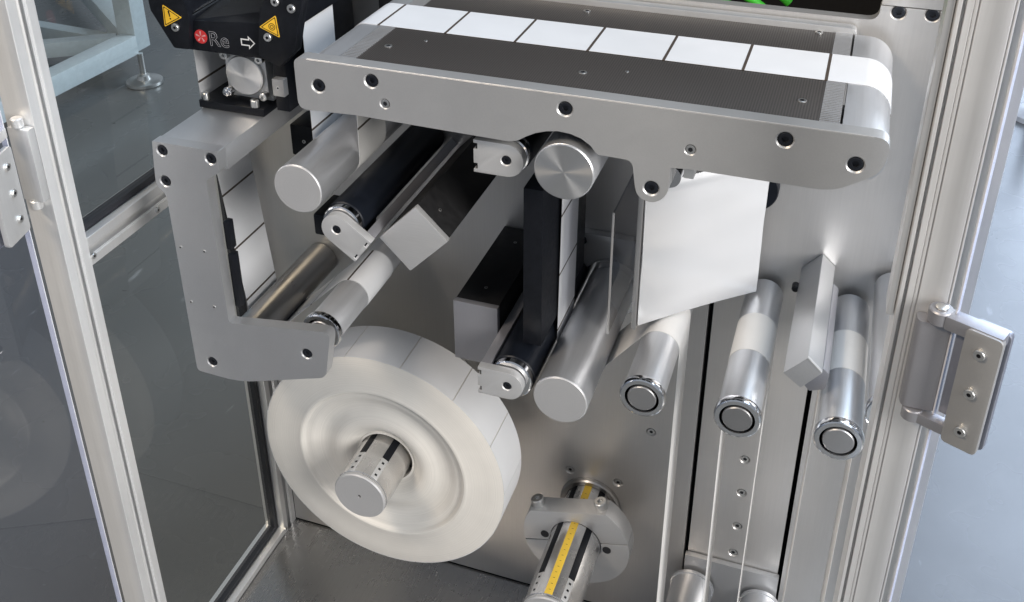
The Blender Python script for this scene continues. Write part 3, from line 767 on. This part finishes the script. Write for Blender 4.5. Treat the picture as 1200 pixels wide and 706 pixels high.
# warning triangles: flat printed stickers
def sticker(pts, mark):
    yy = YH - 0.0060
    c = (sum(p[0] for p in pts) / 3, sum(p[1] for p in pts) / 3)
    def sc(k): return [(c[0] + (p[0] - c[0]) * k, c[1] + (p[1] - c[1]) * k) for p in pts]
    st = prism('warning_sticker', M['warn'], ph, rounded(sc(1.06), 0.0016), yy - 0.0004, yy + 0.0002, bevel=0)
    bm = bmesh.new()
    A = rounded(sc(0.92), 0.0012); B = rounded(sc(0.80), 0.0010)
    va = [bm.verts.new((a, yy - 0.00048, b)) for a, b in A]; vb = [bm.verts.new((a, yy - 0.00048, b)) for a, b in B]
    for i in range(len(A)):
        j = (i + 1) % len(A); bm.faces.new((va[i], va[j], vb[j], vb[i]))
    finish(bm, 'border', M['black'], st, 0)
    top = max(pts, key=lambda p: p[1])
    base = [p for p in pts if p != top]
    return st, c
t1 = [(-0.6022, 1.1891), (-0.5838, 1.1790), (-0.6033, 1.1684)]
st, c = sticker(t1, '!')
d = (Vector(((t1[1][0]+t1[2][0])/2 , (t1[1][1]+t1[2][1])/2)) - Vector(t1[0])).normalized()
d = Vector((0.12, -1)).normalized()
n2 = Vector((-d.y, d.x)); yy = YH - 0.00655
cc = Vector(c) + Vector((0.0002, 0.0008))
prism('exclamation_mark', M['black'], st, [tuple(cc - d*0.0046 - n2*0.0009), tuple(cc - d*0.0046 + n2*0.0009), tuple(cc + d*0.0012 + n2*0.0005), tuple(cc + d*0.0012 - n2*0.0005)], yy, yy + 0.00004, bevel=0)
lathe('exclamation_dot', M['black'], st, [(0.0008, yy + 0.00004), (0.0008, yy)], (cc + d*0.0030)[0], (cc + d*0.0030)[1], 12)
t2 = [(-0.4834, 1.1922), (-0.4815, 1.1724), (-0.5006, 1.1799)]
st2, c2 = sticker(t2, 'swirl')
for r_ in (0.0034, 0.0018):
    lathe('swirl_ring', M['black'], st2, [(r_, yy + 0.00004), (r_, yy), (r_ - 0.0006, yy), (r_ - 0.0006, yy + 0.00004)], c2[0] + 0.0005, c2[1], 20, cap0=False, cap1=False)
# logo and lettering
lx, lz = (-0.5698, 1.1600)
lg = lathe('logo_disc', M['red'], ph, [(0.0068, YH + 0.0002), (0.0068, YH - 0.0004), (0.0, YH - 0.0004)], lx, lz, 32)
bm = bmesh.new()
for k in range(5):
    a = 0.35 + k * 2 * PI / 5
    u = Vector((math.cos(a), math.sin(a))); n = Vector((-u.y, u.x)); c0 = Vector((lx, lz))
    add_prism(bm, [tuple(c0 + u*0.0010 - n*0.0002), tuple(c0 + u*0.0052 - n*0.0011), tuple(c0 + u*0.0056), tuple(c0 + u*0.0048 + n*0.0008), tuple(c0 + u*0.0012 + n*0.0004)], YH - 0.0005, YH - 0.00035)
finish(bm, 'logo_mark', plain('logo_pale', (0.62, 0.30, 0.30), 0.5), ph, 0)
cu = bpy.data.curves.new('lettering', 'FONT'); cu.body = 'Re'; cu.size = 0.0205; cu.fill_mode = 'NONE'; cu.bevel_depth = 0.00017; cu.bevel_resolution = 0; cu.resolution_u = 4
tmp = bpy.data.objects.new('lettering', cu); COL.objects.link(tmp)
dg = bpy.context.evaluated_depsgraph_get()
me = bpy.data.meshes.new_from_object(tmp.evaluated_get(dg)); bpy.data.objects.remove(tmp)
le = link('lettering', me, M['print'], ph)
q0 = (-0.5618, 1.1527); 
le.location = (q0[0], YH - 0.0002, q0[1] - 0.0003); le.rotation_euler = (PI/2, 0, 0)
ax_, az_ = (-0.5268, 1.1603)
L_ = 0.0152
ar = [(0, 0.0034), (0.0080, 0.0034), (0.0080, 0.0066), (L_, 0), (0.0080, -0.0066), (0.0080, -0.0034), (0, -0.0034)]
def inset(P, k):
    c = Vector((0.0082, 0)); return [tuple(c + (Vector(p) - c) * k) for p in P]
bm = bmesh.new()
va = [bm.verts.new((ax_ + a, YH - 0.0003, az_ + b)) for a, b in ar]
arin = [(0.0012, 0.0022), (0.0092, 0.0022), (0.0092, 0.0042), (L_ - 0.0018, 0), (0.0092, -0.0042), (0.0092, -0.0022), (0.0012, -0.0022)]
vb = [bm.verts.new((ax_ + a, YH - 0.0003, az_ + b)) for a, b in arin]
for i in range(7): bm.faces.new((va[i], va[(i+1)%7], vb[(i+1)%7], vb[i]))
finish(bm, 'arrow_outline', M['printwhite'], ph, 0)

# ================================================================== SENSOR BOXES
s1 = thing('sensor_box', 'black box with square brushed end face set on its corner, upper middle', 'sensor', (-0.34, 0, 1.01), 'black boxes with metal end faces')
k_ = [(-0.3779, 1.0030), (-0.3406, 1.0420), (-0.3104, 1.0119), (-0.3485, 0.9731)]
prism('end_face', M['brushed'], s1, rounded(k_, 0.001), -0.190, -0.1835, bevel=0.0006)
kc = Vector((sum(p[0] for p in k_)/4, sum(p[1] for p in k_)/4))
prism('housing', M['blackbox'], s1, [tuple(kc + (Vector(p)-kc)*0.97) for p in k_], -0.1833, -0.001, bevel=0.0006)
a_, b_ = Vector(k_[1]), Vector(k_[2])
for t_, y_ in ((0.45, -0.165), (0.5, -0.05)):
    p_ = kc + ((a_ + b_) / 2 + (b_ - a_) * (t_ - 0.5) - kc) * 0.972
    o = screw(SM_TINY, s1, p_[0], y_, p_[1], 1.0); o.rotation_euler = (0, math.radians(45), 0)
    nrm = Vector((-(b_-a_).y, (b_-a_).x)).normalized()
    o.rotation_euler = Vector((nrm.x, 0, nrm.y)).to_track_quat('-Y', 'Z').to_euler()
s2 = thing('sensor_box', 'black box with upright grey end face, beside the lowest black roller', 'sensor', (-0.3, 0, 0.88), 'black boxes with metal end faces')
box('end_face', M['hinge'], s2, -0.3245, -0.2790, -0.149, -0.1425, 0.850, 0.9186, 0.0008)
box('housing', M['blackbox'], s2, -0.3240, -0.2795, -0.1423, -0.001, 0.8505, 0.9180, 0.0008)
for y_ in (-0.118, -0.030):
    screw(SM_TINY, s2, -0.3020, y_, 0.9180, 1.0, 'top')

# black guide plate in the middle, web running down its right face
gp = thing('guide_plate', 'tall black guide plate below the turned roller with labels on its right side', 'guide', (-0.235, -0.08, 0.90))
prism('plate_body', M['black'], gp, [(-0.2440, -0.1765), (-0.2262, -0.1765), (-0.2262, -0.030), (-0.2440, -0.030)], 0.9080, 1.0720, 'Z', bevel=0.0008)
box('mounting_arm', M['black'], gp, -0.2400, -0.2270, -0.0298, -0.001, 1.010, 1.050, 0.0006)

# smoked acrylic cover hanging under the conveyor
ac = thing('smoked_cover', 'smoked clear plate hanging between the turned roller and the white sheet', 'cover', (-0.168, -0.1, 0.95))
box('pane', M['smoke'], ac, -0.1698, -0.1682, -0.155, -0.012, 0.922, 1.050, 0)
box('front_edge', M['clampgrey'], ac, -0.1699, -0.1681, -0.1566, -0.1551, 0.922, 1.050, 0.0002)
hb = thing('hanger_bar', 'grey upright bar along the left edge of the white sheet', 'bar', (-0.152, -0.12, 1.0))
box('bar_body', M['clampgrey'], hb, -0.1535, -0.1490, -0.1290, -0.1210, 0.9120, 1.1400, 0.0006)

# white sheet turned about 45 degrees
ws = thing('white_sheet', 'white rectangular sheet hanging at an angle below the right half of the conveyor', 'sheet', (-0.1, -0.08, 0.917))
SD = Vector((0.0965, 0.0930)); SL = SD.length; SD.normalize()
bm = bmesh.new(); NU, NV = 36, 36
SN = Vector((-SD.y, SD.x))
def sheet_pt(u, v, t):
    w = 0.0016 * math.sin(PI * u) * (1 - 0.5 * v) + 0.00040 * math.sin(9 * (v + 0.35 * u)) + 0.00016 * math.sin(23 * v - 4 * u) - 0.0012 * (1 - v) ** 3 * u
    if v > 0.95: w += (v - 0.95) * 0.06
    q = Vector((-0.1470, -0.1280)) + SD * SL * u + SN * (w + t)
    return (q.x, q.y, 0.9168 + 0.1475 * v)
G = [[[bm.verts.new(sheet_pt(i / NU, j / NV, t)) for j in range(NV + 1)] for i in range(NU + 1)] for t in (0.0, 0.0007)]
for i in range(NU):
    for j in range(NV):
        bm.faces.new((G[0][i][j], G[0][i+1][j], G[0][i+1][j+1], G[0][i][j+1]))
        bm.faces.new((G[1][i][j], G[1][i][j+1], G[1][i+1][j+1], G[1][i+1][j]))
for i in range(NU):
    for j in (0, NV): bm.faces.new((G[0][i][j], G[0][i+1][j], G[1][i+1][j], G[1][i][j]))
for j in range(NV):
    for i in (0, NU): bm.faces.new((G[0][i][j], G[0][i][j+1], G[1][i][j+1], G[1][i][j]))
finish(bm, 'sheet_panel', M['sheet'], ws, 0)
# dark disc behind it
dk = thing('round_knob', 'dark round knob on the back plate peeping out right of the white sheet', 'knob', (-0.06, 0, 1.005))
lathe('knob_body', M['rubber'], dk, [(0.024, -0.0003), (0.0245, -0.004), (0.0245, -0.014), (0.0235, -0.016), (0.0, -0.016)], -0.0660, 1.0180, 40)
# small pivot fitting behind the lug
lf = thing('pivot_fitting', 'small steel fitting behind the conveyor lug above the white sheet', 'fitting', (-0.1, -0.19, 1.12))
lathe('pivot_pin', M['chrome'], lf, [(0.0095, -0.150), (0.0095, -0.2080)], -0.1155, 1.1215, 32)
box('pivot_block', M['clamp'], lf, -0.1045, -0.0965, -0.2070, -0.170, 1.1220, 1.1380, 0.0006)

# ultrasonic edge sensor bar
sb = thing('sensor_bar', 'pale grey square bar set on its corner between two idler rollers', 'sensor', (0.005, 0, 0.935))
q4 = [(-0.0113, 0.9310), (0.0070, 0.9515), (0.0203, 0.9390), (0.0047, 0.9190)]
prism('bar_body', M['plate2'], sb, rounded(q4, 0.0008), -0.1715, -0.001, bevel=0.0005)
prism('edge_trim', M['profile'], sb, [(0.0068, 0.9519), (0.0074, 0.9519), (0.0199, 0.9399), (0.0196, 0.9394), (0.0070, 0.9513)], -0.1722, -0.1690, bevel=0)
prism('receiver_block', M['hinge'], sb, rounded([(0.0052, 0.9192), (0.0203, 0.9386), (0.0262, 0.9335), (0.0245, 0.9170), (0.0120, 0.9115)], 0.002), -0.1640, -0.0300, bevel=0.0006)
lathe('cable_gland', M['black'], sb, [(0.0035, -0.030), (0.0035, -0.038), (0.0025, -0.039)], -0.0135, 0.9290, 16)

# ================================================================== SHAFTS AND ROLL
def air_shaft(x, z, r, y0, y1, label, strips):
    t = thing('air_shaft', label, 'shaft', (x, y1, z), 'expanding roll shafts')
    lathe('shaft_body', M['shaft'], t, [(r, y1), (r, y0 + 0.0060), (r - 0.0008, y0 + 0.0055), (r - 0.0008, y0 + 0.0035)], x, z, 64)
    lathe('end_cap', M['rollerface'], t, [(r - 0.0002, y0 + 0.0034), (r - 0.0002, y0 + 0.0012), (r - 0.0014, y0), (0.0020, y0), (0.0020, y0 + 0.002)], x, z, 64, cap1=False)
    lathe('centre_hole_shade', M['gasket'], t, [(0.0020, y0 + 0.0018), (0.0, y0 + 0.0018)], x, z, 16)  # black disc at the bottom darkens the hole as shade would
    def strip(name, a, w, ya, yb, mat, dz):
        c = Vector((math.cos(a), math.sin(a))); n = Vector((-c.y, c.x)); o = Vector((x, z))
        rr = r + dz
        pts = [tuple(o + c * (rr - 0.0035) - n * w/2), tuple(o + c * (rr - 0.0035) + n * w/2), tuple(o + c * rr + n * w/2), tuple(o + c * rr - n * w/2)]
        return prism(name, mat, t, pts, ya, yb, bevel=0.0002)
    for kind, a, w in strips:
        if kind == 'leaf':
            strip('slot', a, w, y0 + 0.036, y1, M['black'], 0.0002)
            strip('leaf', a, w * 0.95, y0 + 0.0065, y0 + 0.0355, M['clamp'], 0.0004)
            for k in range(3):
                strip('leaf_stud', a, w * 0.34, y0 + 0.0100 + k * 0.009, y0 + 0.0126 + k * 0.009, M['black'], 0.0007)
        else:
            strip('rule', a, w, y0 + 0.0065, y1, M['yellow'], 0.0003)
            for k in range(int((y1 - y0 - 0.02) / 0.008)):
                strip('rule_mark', a, w * 0.25, y0 + 0.012 + k * 0.008, y0 + 0.0126 + k * 0.008, M['gasket'], 0.0004)
    return t
air_shaft(-0.4320, 0.6520, 0.0305, -0.176, -0.002, 'silver shaft through the big paper roll, slotted with small studs',
          [('leaf', math.radians(112), 0.0085), ('leaf', math.radians(58), 0.0085), ('leaf', math.radians(168), 0.0085)])
air_shaft(-0.2151, 0.5470, 0.0300, -0.176, -0.002, 'silver shaft with yellow measuring strip at the bottom, without a roll',
          [('rule', math.radians(93), 0.0090), ('leaf', math.radians(128), 0.0080), ('leaf', math.radians(58), 0.0080)])
wf = thing('shaft_flange', 'round steel flange where the yellow striped shaft meets the back plate', 'flange', (-0.2151, 0, 0.547))
lathe('flange_ring', M['dull'], wf, [(0.0372, -0.0003), (0.0372, -0.0050), (0.0355, -0.0068), (0.0306, -0.0068), (0.0306, -0.0003)], -0.2151, 0.547, 56, cap0=False, cap1=False)
# split stop collar on the lower shaft
co = thing('stop_collar', 'split metal stop collar clamped round the yellow striped shaft', 'collar', (-0.2151, -0.055, 0.547))
cx, cz = -0.2151, 0.5470
CT = 0.0440
def collar_half(upper):
    R, ri = 0.0640, 0.0307
    pts = []
    if upper:
        a1 = math.asin(CT / R); g = 0.0006
        outer = [(cx + R*math.cos(a), cz + R*math.sin(a)) for a in [math.asin(g/R) + k*(a1 - math.asin(g/R))/8 for k in range(9)]]
        outer += [(2*cx - x, z) for x, z in reversed(outer)]
        inner = [(cx + ri*math.cos(a), cz + ri*math.sin(a)) for a in [PI - 0.02 - k*(PI - 0.04)/20 for k in range(21)]]
    else:
        outer = [(cx + R*math.cos(a), cz + R*math.sin(a)) for a in [PI + 0.01 + k*(PI - 0.02)/24 for k in range(25)]]
        inner = [(cx + ri*math.cos(a), cz + ri*math.sin(a)) for a in [-0.02 - k*(PI - 0.04)/20 for k in range(21)]]
    return outer + inner
CA = math.radians(15)
def crot(p):
    dx, dz = p[0] - cx, p[1] - cz
    return (cx + dx * math.cos(CA) - dz * math.sin(CA), cz + dx * math.sin(CA) + dz * math.cos(CA))
prism('upper_half', M['clamp'], co, [crot(p) for p in collar_half(True)], -0.0665, -0.0430, bevel=0.0006)
prism('lower_half', M['clamp'], co, [crot(p) for p in collar_half(False)], -0.0665, -0.0430, bevel=0.0006)
for sx_ in (-1, 1):
    o = lathe_zaxis('collar_bolt', M['steel'], co, [(0.0074, 0.0), (0.0076, 0.0010), (0.0076, 0.0080), (0.0066, 0.0090), (0.0034, 0.0090), (0.0034, 0.0055)], 0, 0, 24)
    bx, bz = crot((cx + sx_ * 0.0390, cz + CT + 0.0001))
    o.location = (bx, -0.0545, bz); o.rotation_euler = (0, -CA, 0)
    hx2, hz2 = crot((cx + sx_ * 0.0362, cz + 0.0095 * (1 if sx_ < 0 else -1.0)))
    lathe('relief_hole_shade', M['gasket'], co, [(0.0050, -0.0663), (0.0050, -0.0671)], hx2, hz2, 20)  # flat black disc on the face, standing for a shaded hole

# paper roll
rl = thing('paper_roll', 'big white roll of labels on the lower left shaft, side dished into rings', 'paper roll', (-0.428, -0.1, 0.51))
RX, RZ, RR = -0.4280, 0.6560, 0.1468
prof = [(RR - 0.0004, W1), (RR - 0.0004, W0 + 0.0004), (RR - 0.0012, W0), (0.1290, W0 + 0.0001), (0.1286, W0), (0.1060, W0 + 0.0002), (0.1040, W0 - 0.0008), (0.1010, W0 - 0.0013), (0.0990, W0 - 0.0004), (0.0980, W0 + 0.0024),
        (0.0960, W0 + 0.0034), (0.0915, W0 + 0.0036), (0.0880, W0 + 0.0048), (0.0830, W0 + 0.0076), (0.0775, W0 + 0.0094), (0.0715, W0 + 0.0094), (0.0660, W0 + 0.0076), (0.0605, W0 + 0.0052),
        (0.0555, W0 + 0.0040), (0.0505, W0 + 0.0044), (0.0460, W0 + 0.0060), (0.0420, W0 + 0.0088), (0.0385, W0 + 0.0120), (0.0352, W0 + 0.0136), (0.0350, W0 + 0.0126), (0.0324, W0 + 0.0128), (0.0322, W0 + 0.030)]
lathe('wound_paper', M['rollpaper'], rl, prof, RX, RZ, 160, ang=50, cap1=False)
nl = 14
for k in range(nl):
    a0 = 2*PI*k/nl + 0.02; a1 = 2*PI*(k+1)/nl - 0.0085 + 0.02
    bm = bmesh.new(); seg = 10
    rows = []
    for i in range(seg + 1):
        a = a0 + (a1 - a0) * i / seg
        rows.append([bm.verts.new((RX + r*math.cos(a), y, RZ + r*math.sin(a))) for r, y in ((RR - 0.0002, W0 + 0.0006), (RR + 0.0003, W0 + 0.0006), (RR + 0.0003, W1 - 0.0006), (RR - 0.0002, W1 - 0.0006))])
    for a, b in zip(rows, rows[1:]):
        for j in range(4): bm.faces.new((a[j], b[j], b[(j+1)%4], a[(j+1)%4]))
    bm.faces.new(rows[0]); bm.faces.new(rows[-1])
    finish(bm, 'label', M['label'], rl, 0)

# ================================================================== WEB
def web_path(items):
    """items: ('p', x, z) points or ('c', x, z, r, s) rollers, s=+1 counter-clockwise in the x-z view; returns a polyline"""
    E = [(Vector((i[1], i[2])), (i[3], i[4]) if i[0] == 'c' else (0.0, 1)) for i in items]
    tang = []
    for (c1, (r1, s1)), (c2, (r2, s2)) in zip(E, E[1:]):
        d = c2 - c1; D = d.length
        phi = math.asin(max(-1, min(1, (s1*r1 - s2*r2) / D)))
        u = Vector((math.cos(phi)*d.x - math.sin(phi)*d.y, math.sin(phi)*d.x + math.cos(phi)*d.y)).normalized()
        n = Vector((-u.y, u.x))
        tang.append((c1 - n * s1 * r1, c2 - n * s2 * r2))
    pts = [tang[0][0]]
    for i in range(1, len(E)):
        c, (r, s) = E[i]
        pts.append(tang[i-1][1])
        if i < len(E) - 1 and r > 0:
            a0 = math.atan2(*(tang[i-1][1] - c).yx); a1 = math.atan2(*(tang[i][0] - c).yx)
            da = (a1 - a0) % (2*PI) if s > 0 else -((a0 - a1) % (2*PI))
            if abs(da) > 2*PI - 0.2: da = 0
            k = max(1, int(abs(da) / 0.16))
            for j in range(1, k): pts.append(c + Vector((math.cos(a0 + da*j/k), math.sin(a0 + da*j/k))) * r)
            pts.append(tang[i][0])
    clean = [pts[0]]
    for p in pts[1:]:
        if (p - clean[-1]).length > 1e-5: clean.append(p)
    return clean

def ribbon(name, mat, parent, pts, y0, y1, t, off=0.0):
    """thin band of real thickness t along a polyline, shifted off to its left"""
    bm = bmesh.new(); rows = []
    for i, p in enumerate(pts):
        a = pts[max(i-1, 0)]; b = pts[min(i+1, len(pts)-1)]
        u = (b - a).normalized(); n = Vector((-u.y, u.x))
        q0 = p + n * (off - t/2); q1 = p + n * (off + t/2)
        rows.append([bm.verts.new(v) for v in ((q0.x, y0, q0.y), (q0.x, y1, q0.y), (q1.x, y1, q1.y), (q1.x, y0, q1.y))])
    for a, b in zip(rows, rows[1:]):
        for j in range(4): bm.faces.new((a[j], b[j], b[(j+1)%4], a[(j+1)%4]))
    bm.faces.new(rows[0]); bm.faces.new(rows[-1])
    return finish(bm, name, mat, parent, 0, ang=40)

def sub_path(pts, s0, s1):
    out = []; s = 0
    for a, b in zip(pts, pts[1:]):
        L = (b - a).length
        if s + L >= s0 and s <= s1:
            t0 = max(0, (s0 - s) / L); t1 = min(1, (s1 - s) / L)
            if not out: out.append(a.lerp(b, t0))
            out.append(a.lerp(b, t1))
        s += L
    return out
def plen(pts): return sum((b - a).length for a, b in zip(pts, pts[1:]))

def web(label, pts, side, start=0.0, pitch=0.0640, gap=0.0026, labels=True, base=None):
    t = thing('label_web', label, 'label web', (pts[0].x, W1, pts[0].y), 'stretches of the label web')
    ribbon('liner', M['liner'], t, pts, W0 + 0.0002, W1 - 0.0002, 0.0002)
    if labels:
        L = plen(pts); s = start
        while s < L:
            a, b = max(0, s), min(L, s + pitch - gap)
            if b - a > 0.004:
                sp_ = sub_path(pts, a, b)
                if len(sp_) > 1: ribbon('label', M['label'], t, sp_, W0, W1, 0.0002, side * 0.00022)
            if 0 < b < L - gap:
                sp_ = sub_path(pts, b + 0.0001, b + gap - 0.0001)
                if len(sp_) > 1: ribbon('label_gap', M['linerdark'], t, sp_, W0, W1, 0.00045)
            s += pitch
    return t
infeed = web_path([('c', RX, RZ, RR, -1), ('c', -0.4465, 0.8830, 0.0185, 1), ('c', -0.5560, 0.8280, 0.0197, -1), ('p', -0.5905, 0.990), ('p', -0.5972, 1.050), ('p', -0.5975, 1.150)])
web('infeed labels from the big roll past the bracket up to the print head', infeed, -1, 0.012)
# printed web: down to the roller, up and over the conveyor, back below and down the guide plate to the nip
main = web_path([('p', -0.4747, 1.1768), ('c', -0.4503, 1.0470, 0.02455, 1), ('c', -0.4095, 1.1700, 0.01415, -1), ('c', 0.0165, 1.1618, 0.0224, -1), ('p', -0.10, 1.1480), ('c', -0.1955, 1.1190, 0.02475, 1), ('p', -0.2233, 1.040), ('p', -0.2252, 0.880)])
# phase so that a label edge falls where the photograph shows it
s = 0; start_s = None
for a, b in zip(main, main[1:]):
    if a.y > 1.18 and b.y > 1.18 and (b - a).length > 0.2:
        start_s = s + (-0.3325 - a.x)
    s += (b - a).length
web('printed labels riding over the conveyor and down the black guide plate', main, 1, (start_s % 0.0641) - 0.0641 + 0.0012, 0.0641)
waste = web_path([('p', -0.2252, 0.880), ('c', -0.1995, 0.8735, 0.0258, 1), ('c', -0.1252, 0.8965, 0.0187, -1), ('c', -0.0823, 0.4650, 0.0249, 1), ('c', -0.0425, 0.8970, 0.0187, -1), ('c', -0.0017, 0.4650, 0.0224, 1), ('c', 0.0405, 0.8975, 0.0187, -1), ('p', 0.0592, 0.38)])
web('bare pale backing strip looping between the idlers at right and the dancer rollers', waste, 1, labels=False, base='liner')

# ================================================================== SMALL BLACK BLOCKS
for lab, b_ in (('small black block on the back plate left of the large upper roller', (-0.556, -0.524, -0.0400, -0.001, 0.985, 1.022)),
                ('black block below the large upper roller, behind the slanting clamp plate', (-0.445, -0.400, -0.190, -0.150, 0.9930, 1.0150))):
    t = thing('mounting_block', lab, 'block', (b_[0], b_[3], b_[4]), 'black mounting blocks')
    box('block_body', M['black'], t, *b_, 0.002)
    screw(SM_TINY, t, (b_[0] + b_[1]) / 2, b_[2], (b_[4] + b_[5]) / 2, 1.2)

# green hoses in the dark window
for k, (xa, xb, zz) in enumerate(((-0.240, -0.070, 1.174), (-0.225, -0.100, 1.163), (-0.20, -0.060, 1.182))):
    pts = []
    for i in range(15):
        t_ = i / 14
        pts.append((xa + (xb - xa) * t_, 0.070 + 0.012 * k, zz + 0.016 * math.sin(PI * t_) - 0.06 * max(0, t_ - 0.8)))
    o = tube('green_hose', M['hose'], None, pts, 0.0045, 12)
    tag(o, ['front bright green hose curving in the dark window above the conveyor', 'middle green hose in the dark window, lowest of the three', 'rear green hose in the dark window, highest of the three'][k], 'hose', 'green hoses')

# ================================================================== OTHER MACHINE BEYOND THE GLASS
om = thing('machine_frame', 'pale blue welded machine frame standing on a round foot beyond the left glass', 'frame', (-2.425, 1.943, 0))
cz_ = 0.15
C0 = (-2.475, 1.985)
beam('corner_leg', M['paint'], om, (C0[0], C0[1], cz_ - 0.03), (C0[0], C0[1], 1.1), 0.075, 0.075)
beam('base_beam', M['paint'], om, (C0[0] + 0.01, C0[1] - 0.039, cz_), (C0[0] - 0.06, C0[1] - 1.6, cz_), 0.07, 0.07)
beam('base_beam', M['paint'], om, (C0[0] - 0.039, C0[1] + 0.02, cz_), (C0[0] - 1.5, C0[1] + 1.15, cz_), 0.07, 0.07)
beam('cross_beam', M['paint'], om, (C0[0] - 0.046, C0[1] - 0.036, cz_ - 0.002), (C0[0] - 1.30, C0[1] - 0.90, cz_ - 0.002), 0.055, 0.055)
beam('cross_beam', M['paint'], om, (C0[0] - 0.150, C0[1] + 0.075, cz_ - 0.06), (C0[0] - 1.60, C0[1] + 0.16, cz_ - 0.06), 0.055, 0.055)
box('shade_top', M['plate2'], om, C0[0] - 1.6, C0[0] + 0.05, C0[1] - 1.7, C0[1] + 1.3, 1.10, 1.14, 0.003)  # slab added out of view above the frame to shade the floor below
lathe_zaxis('foot_stem', M['steel'], om, [(0.011, 0.03), (0.011, cz_ - 0.031)], -2.425, 1.943, 16)
lathe_zaxis('levelling_foot', M['steel'], om, [(0.064, 0.0006), (0.066, 0.004), (0.065, 0.014), (0.060, 0.017), (0.026, 0.019), (0.022, 0.034), (0.014, 0.040)], -2.425, 1.943, 32)

# pale shoe cover of another foot at far right
wf2 = thing('floor_pad', 'small white plastic pad standing on the floor at far right', 'pad', (0.62, 2.68, 0))
lathe_zaxis('pad_disc', M['printwhite'], wf2, [(0.075, 0.0006), (0.075, 0.018), (0.050, 0.035)], 0.635, 2.68, 24)
lathe_zaxis('pad_stem', M['printwhite'], wf2, [(0.018, 0.0355), (0.018, 0.30)], 0.635, 2.68, 16)
